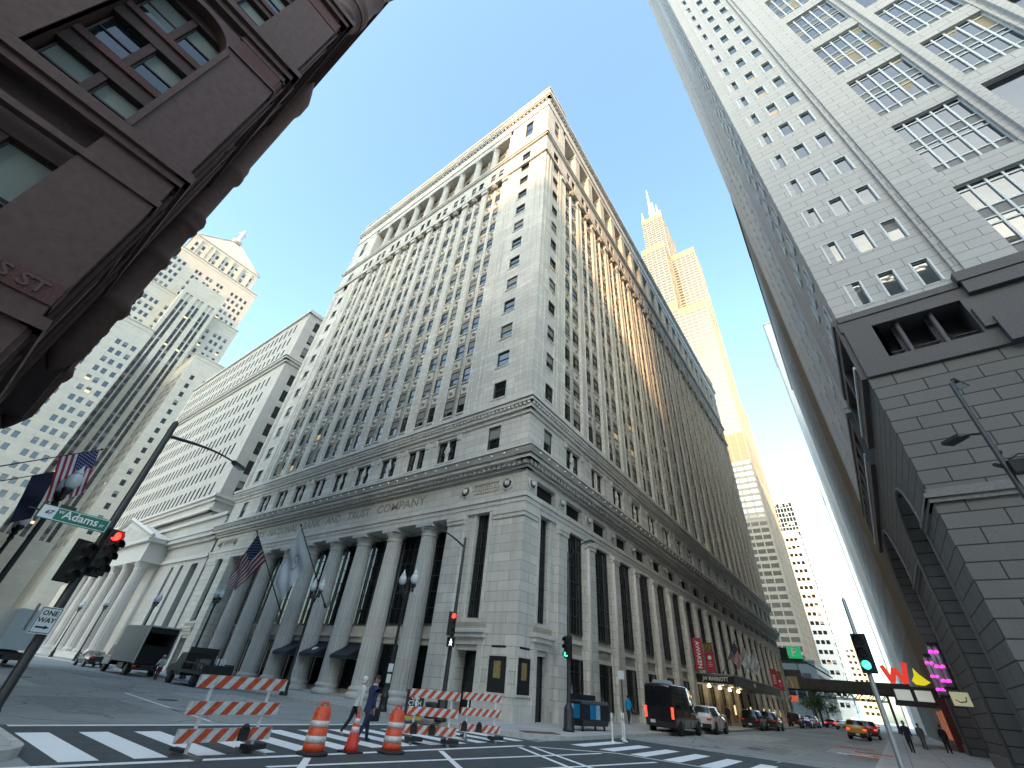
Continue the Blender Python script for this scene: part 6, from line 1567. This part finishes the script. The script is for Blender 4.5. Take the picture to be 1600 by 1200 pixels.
def person(label,loc,rz,H,pose,cl,hair,skin=0,group=None,coat_len=.52,extra=None,hood=False):
    """local: +x is forward. pose: dict of leg/arm swing angles in degrees (hipL,kneeL,hipR,kneeR,shL,elL,shR,elR,lean)"""
    t=thing('person',label,'person',loc,rz,group)
    g=lambda k,d=0: rad(pose.get(k,d)); s=H/1.75
    lean=g('lean',3)
    pel=Vector((0,0,.93*s)); T=lambda z: pel+Vector((sin(lean)*z*s,0,cos(lean)*z*s))
    V=[];E=[];Rr=[]
    def add(p,r,par=None):
        V.append(tuple(p)); Rr.append(tuple(1.22*q for q in r) if isinstance(r,tuple) else r*s*(1.2 if r>.03 else 1.0))
        if par is not None: E.append((par,len(V)-1))
        return len(V)-1
    sc2=lambda a,b:(a*s,b*s)
    i0=add(pel,sc2(.145,.115)); i1=add(T(.16),sc2(.14,.105),i0); i2=add(T(.34),sc2(.165,.115),i1); i3=add(T(.47),sc2(.16,.10),i2)
    nk=add(T(.56),.062,i3); nk2=add(T(.61)+Vector((.015*s,0,0)),.056,nk)
    hy=g('headturn'); 
    hd=T(.70)+Vector((.025*s,0,0)); h1=add(hd-Vector((0,0,.03*s)),sc2(.078,.085),nk2); h2=add(hd+Vector((0,0,.06*s)),sc2(.085,.098),h1); h3=add(hd+Vector((0,0,.125*s)),sc2(.055,.065),h2)
    joints={}
    for sd,nm_ in ((1,'L'),(-1,'R')):
        hp=pel+Vector((0,sd*.095*s,-.05*s)); a=g('hip'+nm_); k=g('knee'+nm_)
        kn=hp+Vector((sin(a)*.43*s,0,-cos(a)*.43*s)); an=kn+Vector((sin(a-k)*.41*s,0,-cos(a-k)*.41*s))
        x=add(hp,.088,i0); x=add(hp+(kn-hp)*.5,.078,x); x=add(kn,.058,x); x=add(kn+(an-kn)*.35,.056,x); x=add(an,.043,x)
        fa=a-k+g('ankle'+nm_); toe=an+Vector((cos(fa)*.15*s,sd*.02*s,sin(fa)*.15*s-.045*s)); heel=an+Vector((-.03*s,0,-.05*s))
        x=add(an+Vector((.02*s,0,-.045*s)),.045,x); add(toe,.036,x); joints['an'+nm_]=an; joints['toe'+nm_]=toe
        sh=T(.46)+Vector((0,sd*.19*s,0)); b=g('sh'+nm_); e=g('el'+nm_); ab=g('ab'+nm_,6)
        el=sh+Vector((sin(b)*.29*s,sd*sin(ab)*.29*s,-cos(b)*.29*s)); wr=el+Vector((sin(b+e)*.25*s,sd*(.02-g('in'+nm_)*.15)*s,-cos(b+e)*.25*s))
        x=add(sh,.066,i3); x=add(el,.047,x); x=add(wr,.034,x); d=(wr-el).normalized()
        pm=add(wr+d*.06*s,sc2(.03,.018),x); joints['wr'+nm_]=wr; joints['hd'+nm_]=wr+d*.08*s
        sidev=Vector((d.z,0,-d.x)); 
        if sidev.length<.1: sidev=Vector((1,0,0))
        sidev.normalize()
        for q in range(4):
            off=sidev*((q-1.5)*.019*s); l=(.072,.082,.078,.06)[q]*s
            f1=add(wr+d*.10*s+off,.009,pm); f2=add(wr+d*(.10*s+l*.5)+off+Vector((0,-sd*.006*s,0)),.008,f1); add(wr+d*(.10*s+l)+off*.9+Vector((0,-sd*.022*s,0)),.007,f2)
        th1=add(wr+d*.045*s+sidev*.035*s,.011,pm); add(wr+d*.09*s+sidev*.052*s+Vector((0,-sd*.015*s,0)),.009,th1)
    hz=T(.585).z; cz=pel.z-(coat_len-.42)*s
    def fm(c):
        if c.z>hz: return 0
        for nm_ in 'LR':
            if (c-joints['hd'+nm_]).length<.115*s and (c-joints['wr'+nm_]).length>.02*s: return 0
            if c.z<joints['an'+nm_].z-.005*s and (c-joints['an'+nm_]).length<.25*s: return 3
        if c.z>pel.z-.06*s: return 1
        if abs(c.y)>.19*s: return 1
        return 2
    top,bot,shoe=cl
    body=skin_body('body',V,E,Rr,fm,[SKINS[skin],top,bot,shoe],t,2)
    # coat skirt that hangs from the waist
    if coat_len>.42:
        c=MB(); c.lathe((0,0,0),[(1,0)],4) if 0 else None
        rings=[]
        for k in range(4):
            f=k/3; z=pel.z+.10*s-(.10*s+(coat_len-.38)*s)*f
            rings.append([( (.125+.03*f)*s*cos(a_)*1.0+sin(lean)*(z-pel.z), (.165+.02*f)*s*sin(a_), z) for a_ in [2*pi*q/20 for q in range(20)]])
        for r0,r1 in zip(rings,rings[1:]):
            for q in range(20): c.face([r0[q],r0[(q+1)%20],r1[(q+1)%20],r1[q]],0,True)
        c.build('coat_hem',[top],t,True)
    # head details: hair or hat, ears, nose, eyes
    q=Matrix.Rotation(hy,3,'Z')
    def HP(x,y,z): return hd+q@Vector((x*s,y*s,z*s))
    hm=MB(); 
    if hair:
        for i in range(7):
            for jn in range(14):
                pass
        prof=[(.099,-.01 if not hood else -.05),(.108,.035),(.107,.075),(.092,.118),(.06,.15),(.005,.163)]
        b0=len(hm.v)
        for r_,z in prof:
            for k in range(18):
                a_=2*pi*k/18; cut=1.0
                zz=z+ (.055*max(0,cos(a_)) if z<.02 else 0)
                p=HP(r_*1.0*cos(a_)-.012,r_*.9*sin(a_),zz); hm.v.append(tuple(p))
        for i in range(len(prof)-1):
            for k in range(18): hm.f.append((b0+i*18+k,b0+i*18+(k+1)%18,b0+(i+1)*18+(k+1)%18,b0+(i+1)*18+k)); hm.m.append(0); hm.sm.append(True)
        hm.build('hair' if not hood else 'knitted_hat',[hair],t,True)
    fc=MB()
    for sd in (-1,1): fc.ball(tuple(HP(-.005,sd*.086,.015)),.022*s,8,0)
    fc.ball(tuple(HP(.098,0,.01)),.016*s,8,0); fc.build('ear_and_nose',[SKINS[skin]],t,True)
    ey=MB()
    for sd in (-1,1): ey.ball(tuple(HP(.086,sd*.033,.035)),.010*s,8,0)
    ey.obox(tuple(HP(.088,0,-.035)),.006*s,.025*s,.006*s,hy); ey.build('eyes_and_mouth',[plain('eye_dark',(.03,.015,.012),.4)],t,True)
    if extra: extra(t,joints,s)
    return t
CL=lambda n,c:plain('cloth_'+n,c,.85,noise=.18,scale=10)
def bag(t,j,s):
    b=MB(); w_=j['hdL']; b.obox((w_.x+.02,w_.y-.02,w_.z-.22),.2,.06,.16,.1); b.tube([(w_.x-.1,w_.y-.02,w_.z-.06),(w_.x,w_.y-.02,w_.z+.01),(w_.x+.1,w_.y-.02,w_.z-.06)],.012,6); b.build('shoulder_bag',[plain('bag_black',(.012,.012,.014),.5)],t,True)
    c=MB(); c.lathe((.02*s+.03,0,1.47*s),[(.085,0),(.075,.03),(.07,.05)],14); c.build('shirt_collar',[CL('white',(.65,.66,.68))],t,True)
person('man in a navy blue suit walking across with a dark bag, turned to the right',(-11.25,-13.72,.006),rad(172),1.69,dict(hipL=16,kneeL=6,hipR=-14,kneeR=14,shL=10,elL=40,shR=-6,elR=14,lean=5,headturn=-50,ankleL=0),(CL('navy',(.02,.032,.085)),CL('navy_trousers',(.016,.022,.05)),plain('shoe_brown',(.07,.035,.02),.5)),plain('hair_dark',(.012,.009,.008),.6,noise=.3,scale=40),1,None,.55,bag)
person('woman in a cream jacket and pale knitted hat walking beside the man in navy',(-11.75,-15.0,.006),rad(165),1.62,dict(hipL=-16,kneeL=18,hipR=14,kneeR=4,shL=12,elL=15,shR=-8,elR=12,lean=6),(CL('cream',(.56,.57,.53)),CL('black_legging',(.012,.014,.014)),plain('shoe_white',(.6,.6,.58),.5)),plain('hat_wool',(.6,.6,.57),.95,noise=.25,scale=30,bump=.8),0,None,.45,None,True)
person('runner in a bright blue top and dark shorts on the bank pavement',(-37.6,-16.1,.16),rad(172),1.72,dict(hipL=10,kneeL=5,hipR=-10,kneeR=12,shL=-8,elL=25,shR=10,elR=25),(CL('cyan',(.0,.30,.55)),CL('dark_short',(.015,.02,.03)),plain('shoe_grey',(.4,.4,.4),.5)),MATS['hair_dark'],0,None,.40)
person('man in a dark suit and white shirt walking towards us on the right pavement',(-49.0,.35,.16),rad(-8),1.76,dict(hipL=14,kneeL=4,hipR=-12,kneeR=14,shL=-10,elL=12,shR=12,elR=15),(CL('dark_suit',(.02,.022,.03)),CL('dark_suit_leg',(.018,.02,.028)),plain('shoe_black',(.015,.015,.015),.4)),MATS['hair_dark'],0,'people on the right pavement',.6)
person('person in a grey coat walking away bent forward on the right pavement',(-58,1.35,.16),rad(176),1.72,dict(hipL=18,kneeL=6,hipR=-16,kneeR=16,shL=12,elL=20,shR=-10,elR=20,lean=12),(CL('grey_coat',(.09,.092,.095)),CL('grey_trouser',(.10,.105,.11)),MATS['shoe_black']),MATS['hair_dark'],1,'people on the right pavement',.66)
person('person in black standing by the red shopfront on the right',(-55.5,2.7,.16),rad(190),1.74,dict(hipL=6,kneeL=2,hipR=-6,kneeR=4,shL=4,elL=14,shR=-4,elR=14),(CL('black_coat',(.012,.012,.013)),CL('black_trouser',(.012,.012,.013)),MATS['shoe_black']),MATS['hair_dark'],1,'people on the right pavement',.7)
person('worker in a white top and maroon trousers bending beside the flatbed truck',(-16.4,-46.6,.006),rad(60),1.72,dict(hipL=22,kneeL=20,hipR=-8,kneeR=10,shL=40,elL=30,shR=35,elR=30,lean=28),(CL('white_top',(.52,.53,.54)),CL('maroon',(.15,.02,.035)),MATS['shoe_black']),plain('helmet_white',(.6,.62,.62),.4),1,None,.44)
person('man in dark clothes standing by the hotel entrance under the canopy',(-60.8,-14.6,.16),rad(20),1.76,dict(hipL=4,hipR=-4,shL=5,elL=12,shR=-4,elR=12),(CL('black_uniform',(.016,.016,.018)),CL('black_trouser2',(.014,.014,.016)),MATS['shoe_black']),MATS['hair_dark'],0,None,.6)

# ------------------------------------------------------------------ ground, pavements, markings
ASPH=plain('asphalt',(.085,.095,.10),.9,noise=.35,scale=1.5,bump=.2)
def asphalt():
    m,t,b=newmat('asphalt_worn')
    tc=t.add('ShaderNodeTexCoord')
    def nz(s,d=8,r=.65,vec=None):
        n=t.add('ShaderNodeTexNoise'); n.inputs['Scale'].default_value=s; n.inputs['Detail'].default_value=d; n.inputs['Roughness'].default_value=r
        t.link(vec or tc.outputs['Object'],n.inputs['Vector']); return n.outputs['Fac']
    big=nz(.12); mid=nz(.9); fine=nz(30,4)
    vo=t.add('ShaderNodeTexVoronoi'); vo.feature='DISTANCE_TO_EDGE'; vo.inputs['Scale'].default_value=.22
    wv=t.add('ShaderNodeVectorMath'); wv.operation='MULTIPLY_ADD'
    t.link(tc.outputs['Object'],wv.inputs[0]); wv.inputs[1].default_value=(1,1,1)
    cn=t.add('ShaderNodeTexNoise'); cn.inputs['Scale'].default_value=.6; cn.inputs['Detail'].default_value=6; t.link(tc.outputs['Object'],cn.inputs['Vector']); t.link(cn.outputs['Color'],wv.inputs[2])
    t.link(wv.outputs[0],vo.inputs['Vector'])
    crack=t.math('LESS_THAN',vo.outputs['Distance'],.006)
    f=t.math('MULTIPLY_ADD',big,2.2); f.node.inputs[2].default_value=-.6; f.node.use_clamp=True
    c=t.mix(f,(.24,.25,.245),(.37,.385,.375))
    f2=t.math('MULTIPLY_ADD',mid,2.6); f2.node.inputs[2].default_value=-.8; f2.node.use_clamp=True
    c=t.mix(t.math('MULTIPLY',f2,.35),c,(.19,.2,.197))
    c=t.mix(t.math('MULTIPLY',crack,.7),c,(.03,.033,.034))
    c=t.mix(.6,c,t.mix(fine,(.1,.1,.1),(.9,.9,.9)),'OVERLAY')
    t.link(c,b.inputs['Base Color']); b.inputs['Roughness'].default_value=.82
    bp=t.add('ShaderNodeBump'); bp.inputs['Strength'].default_value=.4; bp.inputs['Distance'].default_value=.008; t.link(fine,bp.inputs['Height']); t.link(bp.outputs[0],b.inputs['Normal'])
    return m
AS=asphalt()
g=MB(); g.face([(-3000,-3000,0),(3000,-3000,0),(3000,3000,0),(-3000,3000,0)],0)
g.build('road',[AS],kind='structure')
NEWA=plain('fresh_asphalt',(.052,.060,.065),.85,noise=.3,scale=2.5,bump=.25)
q=MB(); q.face([(-19.0,-18.2,.004),(-3.1,-18.2,.004),(-3.1,-2.4,.004),(-19.0,-2.4,.004)],0)
q.face([(-27.2,-12.2,.004),(-19.01,-12.2,.004),(-19.01,-2.0,.004),(-27.2,-2.0,.004)],0)
q.build('road_patch',[NEWA],kind='structure')
PAVE_=stone('pavement_slabs',(.27,.26,.245),1.5,1.5,.02,.55,.07,.35,.9,streak=0)
def pave_mat():
    m,t,b=newmat('pavement')
    tc=t.add('ShaderNodeTexCoord'); br=t.add('ShaderNodeTexBrick'); t.link(tc.outputs['Object'],br.inputs['Vector'])
    br.offset=0; br.inputs['Scale'].default_value=1; br.inputs['Brick Width'].default_value=1.5; br.inputs['Row Height'].default_value=1.5
    br.inputs['Mortar Size'].default_value=.018; br.inputs['Color1'].default_value=(.42,.41,.385,1); br.inputs['Color2'].default_value=(.49,.475,.45,1); br.inputs['Mortar'].default_value=(.12,.115,.11,1)
    n=t.add('ShaderNodeTexNoise'); n.inputs['Scale'].default_value=.8; n.inputs['Detail'].default_value=9; n.inputs['Roughness'].default_value=.7; t.link(tc.outputs['Object'],n.inputs['Vector'])
    f=t.math('MULTIPLY_ADD',n.outputs['Fac'],2.4); f.node.inputs[2].default_value=-.8; f.node.use_clamp=True
    c=t.mix(t.math('MULTIPLY',f,.5),br.outputs['Color'],(.2,.195,.185))
    vo=t.add('ShaderNodeTexVoronoi'); vo.inputs['Scale'].default_value=3.2; t.link(tc.outputs['Object'],vo.inputs['Vector'])
    gum=t.math('LESS_THAN',vo.outputs['Distance'],.10)
    c=t.mix(t.math('MULTIPLY',gum,.55),c,(.07,.07,.07))
    t.link(c,b.inputs['Base Color']); b.inputs['Roughness'].default_value=.85
    return m
PV=pave_mat(); KERB=plain('kerb_stone',(.45,.44,.41),.85,noise=.25,scale=3)
def block(name,xs,ys,corners):
    """raised pavement with rounded corners; corners: list of (x,y,r) going round"""
    pts=[]
    n=len(corners)
    for i,(x,y,r) in enumerate(corners):
        p0=Vector(corners[i-1][:2]); p1=Vector((x,y)); p2=Vector(corners[(i+1)%n][:2])
        if r<=0: pts.append((x,y)); continue
        a=(p0-p1).normalized(); b=(p2-p1).normalized()
        c=p1+a*r+b*r
        for k in range(9):
            th=k/8*pi/2; pts.append(tuple(c-b*r*cos(th)-a*r*sin(th)))
    mb=MB(); mb.prism(pts,lambda a,b,d:(a,b,d),.15,-.02,0,1)
    # kerb top strip
    m=len(pts)
    for j in range(m):
        k=(j+1)%m
        p=Vector(pts[j]); q_=Vector(pts[k]); c=Vector((sum(a for a,_ in pts)/m,sum(b for _,b in pts)/m))
        t_=(q_-p)
        if t_.length<1e-6: continue
        nrm=Vector((-t_.y,t_.x)).normalized()
        if nrm.dot(c-p)<0: nrm=-nrm
        mb.face([(*p,.154),(*q_,.154),(*(q_+nrm*.17),.154),(*(p+nrm*.17),.154)],1)
    return mb.build(name,[PV,KERB],kind='structure')
block('pavement',0,0,[(-18.6,-12.0,3.4),(-128.5,-12.0,3),(-128.5,-69.6,2.0),(-18.6,-69.6,2.0)])
block('pavement',0,0,[(-18.6,-74.0,2.0),(-128.5,-74.0,2.0),(-128.5,-152,2),(-18.6,-152,2)])
block('pavement',0,0,[(-3.15,-12.6,1.2),(-3.15,-96,2),(90,-96,2),(90,-12.6,2)])
block('pavement',0,0,[(-19.2,-1.3,3.0),(-19.2,70,2),(-128.5,70,2),(-128.5,-1.3,3.0)])
block('pavement',0,0,[(-60,-166,2),(-60,-330,2),(60,-330,2),(60,-166,2)])
block('pavement',0,0,[(-142,-12,2),(-142,-140,2),(-250,-140,2),(-250,-12,2)])
block('pavement',0,0,[(-142,-1.3,2),(-142,60,2),(-250,60,2),(-250,-1.3,2)])
block('pavement',0,0,[(-264,-12,2),(-264,-140,2),(-420,-140,2),(-420,-12,2)])
WHT=None
def paint():
    m,t,b=newmat('road_paint')
    tc=t.add('ShaderNodeTexCoord'); n=t.add('ShaderNodeTexNoise'); n.inputs['Scale'].default_value=5; n.inputs['Detail'].default_value=8; n.inputs['Roughness'].default_value=.75; t.link(tc.outputs['Object'],n.inputs['Vector'])
    f=t.math('MULTIPLY_ADD',n.outputs['Fac'],7.0); f.node.inputs[2].default_value=-4.3; f.node.use_clamp=True
    n2=t.add('ShaderNodeTexNoise'); n2.inputs['Scale'].default_value=.7; t.link(tc.outputs['Object'],n2.inputs['Vector'])
    c=t.mix(n2.outputs['Fac'],(.72,.75,.76),(.85,.86,.86))
    t.link(t.mix(t.math('MULTIPLY',f,.75),c,(.2,.21,.21)),b.inputs['Base Color']); b.inputs['Roughness'].default_value=.6
    return m
WP=paint()
def worn():
    m,t,b=newmat('worn_road_paint')
    tc=t.add('ShaderNodeTexCoord'); n=t.add('ShaderNodeTexNoise'); n.inputs['Scale'].default_value=4; n.inputs['Detail'].default_value=9; n.inputs['Roughness'].default_value=.8; t.link(tc.outputs['Object'],n.inputs['Vector'])
    f=t.math('MULTIPLY_ADD',n.outputs['Fac'],6.0); f.node.inputs[2].default_value=-2.6; f.node.use_clamp=True
    t.link(t.mix(f,(.42,.44,.44),(.12,.13,.135)),b.inputs['Base Color']); b.inputs['Roughness'].default_value=.8
    return m
WW=worn()
mk=MB(); wk=MB(); Z=.009
def quad(mb,a,b,wd,z=Z,m=0):
    a=Vector(a);b=Vector(b); t_=(b-a).normalized(); n=Vector((-t_.y,t_.x))*wd/2
    mb.face([(*(a-n),z),(*(b-n),z),(*(b+n),z),(*(a+n),z)],m)
# south crossing, long bars across LaSalle's mouth
for k in range(13):
    x=-3.82-1.2*k
    if x>-18.4: quad(mk,(x,-12.55),(x-.02,-16.6),.62)
quad(mk,(-3.6,-17.95),(-17.9,-18.05),.3)                       # stop line
quad(mk,(-2.7,-12.2),(-17.0,-11.55),.22)                      # edge of the box
# hatched box lines in the middle of the crossing
for a,b in (((-16.4,-11.3),(-13.2,-6.6)),((-12.5,-11.5),(-9.4,-7.4)),((-8.0,-11.6),(-5.2,-8.0)),((-19.6,-9.0),(-19.9,-2.6)),((-17.1,-11.3),(-19.6,-9.0)),((-6.6,-10.9),(-18.7,-9.2)),((-8.4,-9.0),(-18.9,-7.2)),((-17.2,-11.35),(-12.0,-3.2))):
    quad(mk,a,b,.17,Z+.003*random.random()+.001)
# west crossing, bars across Adams
for k in range(7): quad(mk,(-20.0,-10.9+1.28*k),(-24.3,-11.0+1.28*k),.62)
for k in range(14): quad(wk,(-31-8.4*k,-8.6),(-34.2-8.4*k,-8.6),.13)
quad(wk,(-26,-4.6),(-124,-4.6),.15)
quad(wk,(-27.0,-12.0),(-27.0,-2.0),.35,Z+.001)
for k in range(16): quad(wk,(-9.2,-19.5-6*k),(-9.2,-23.5-6*k),.13)
quad(mk,(-8.9,-18.9),(-9.9,-31),.14)
quad(wk,(-13.6,-24),(-13.6,-62),.12)
wk.face([(-11.3,-36.5,Z),(-11.1,-36.5,Z),(-11.1,-33.6,Z),(-11.3,-33.6,Z)]); wk.face([(-11.8,-33.6,Z),(-10.6,-33.6,Z),(-11.2,-31.8,Z)])
for k in range(9): quad(wk,(-3.8-1.5*k,-152.5),(-3.8-1.5*k,-156),.6)
for a in range(2):
    for k in range(8): quad(wk,(-44-3.2*a,-3.9+.32*k*.9),(-46.2-3.2*a,-3.9+.32*k*.9),.1,Z+.0005)
mk.build('road_marking',[WP],kind='structure'); wk.build('road_marking',[WW],kind='structure')
# red tactile plates at the kerb ramp
tp=MB(); TACT=plain('tactile_red',(.17,.085,.075),.8,noise=.3,scale=6)
tp.obox((-20.9,-13.3,.165),.9,.35,.012,rad(-28),0)
for i in range(11):
    for j in range(4):
        c=Matrix.Rotation(rad(-28),3,'Z')@Vector((-.8+i*.16,-.26+j*.17,0)); tp.lathe((-20.9+c.x,-13.3+c.y,.177),[(.035,0),(.03,.012),(.0001,.014)],6)
tp.build('tactile_plate',[TACT],kind='structure')
mh=MB(); 
for x,y in ((-10.6,-27.5),(-33,-6.8),(-7.6,-41)):
    mh.lathe((x,y,.004),[(.42,0),(.42,.012),(.36,.014),(.34,.009),(.001,.009)],20)
mh.build('manhole_cover',[plain('iron',(.06,.06,.062),.55,metal=.6,noise=.3,scale=20)],kind='structure')

# utility cuts, tar seams and oil drips on the carriageways
def patch_mat(nm,c): return plain(nm,c,.85,noise=.35,scale=2.5,bump=.2)
PT=[patch_mat('asphalt_cut_dark',(.22,.23,.228)),patch_mat('asphalt_cut_light',(.38,.385,.37))]
rr=random.Random(11)
for k,(x0,x1,y0,y1,m_) in enumerate(((-8.4,-5.2,-27.5,-21,0),(-16.2,-12.4,-33,-26,1),(-7.2,-4.2,-44,-33,1),(-14.6,-11.8,-58,-45,0),(-36,-31,-7.4,-5.2,0),(-52,-41,-10.6,-7.6,1),(-66,-57,-4.4,-2.4,0),(-46,-39,-4.2,-2.2,1),(-90,-74,-9.5,-7,0))):
    q=MB(); q.face([(x0,y0,.0035),(x1,y0+.15*rr.random(),.0035),(x1-.1,y1,.0035),(x0+.1,y1-.1,.0035)]); q.build('road_patch',[PT[m_]],kind='structure')
TAR=plain('tar_seam',(.025,.026,.027),.45)
q=MB()
for k in range(26):
    if k<13: x=-17.5+14*rr.random(); y=-19-40*rr.random(); d=Vector((.3*rr.gauss(0,1),-1)).normalized()
    else: x=-26-60*rr.random(); y=-3-8*rr.random(); d=Vector((-1,.25*rr.gauss(0,1))).normalized()
    p=Vector((x,y)); n_=Vector((-d.y,d.x)); L_=3+6*rr.random(); prev=None
    for i in range(13):
        c=p+d*L_*i/12+n_*.12*rr.gauss(0,1); w_=.02+.025*rr.random()
        cur=(c-n_*w_,c+n_*w_)
        if prev: q.face([(*prev[0],.0058),(*cur[0],.0058),(*cur[1],.0058),(*prev[1],.0058)])
        prev=cur
q.build('tar_seam',[TAR],kind='structure')
OIL=plain('oil_stain',(.07,.07,.068),.5,noise=.5,scale=6)
q=MB()
for k in range(46):
    if k<22: x=rr.choice((-5.8,-11.2,-16.6))+.5*rr.gauss(0,1); y=-19-45*rr.random()
    else: x=-26-70*rr.random(); y=rr.choice((-3.3,-6.6,-10.4))+.35*rr.gauss(0,1)
    r=.06+.2*rr.random()**2
    q.face([(x+r*(1+.3*rr.gauss(0,1))*cos(2*pi*i/11),y+r*(1+.3*rr.gauss(0,1))*sin(2*pi*i/11),.0062) for i in range(11)])
q.build('oil_stain',[OIL],kind='structure')
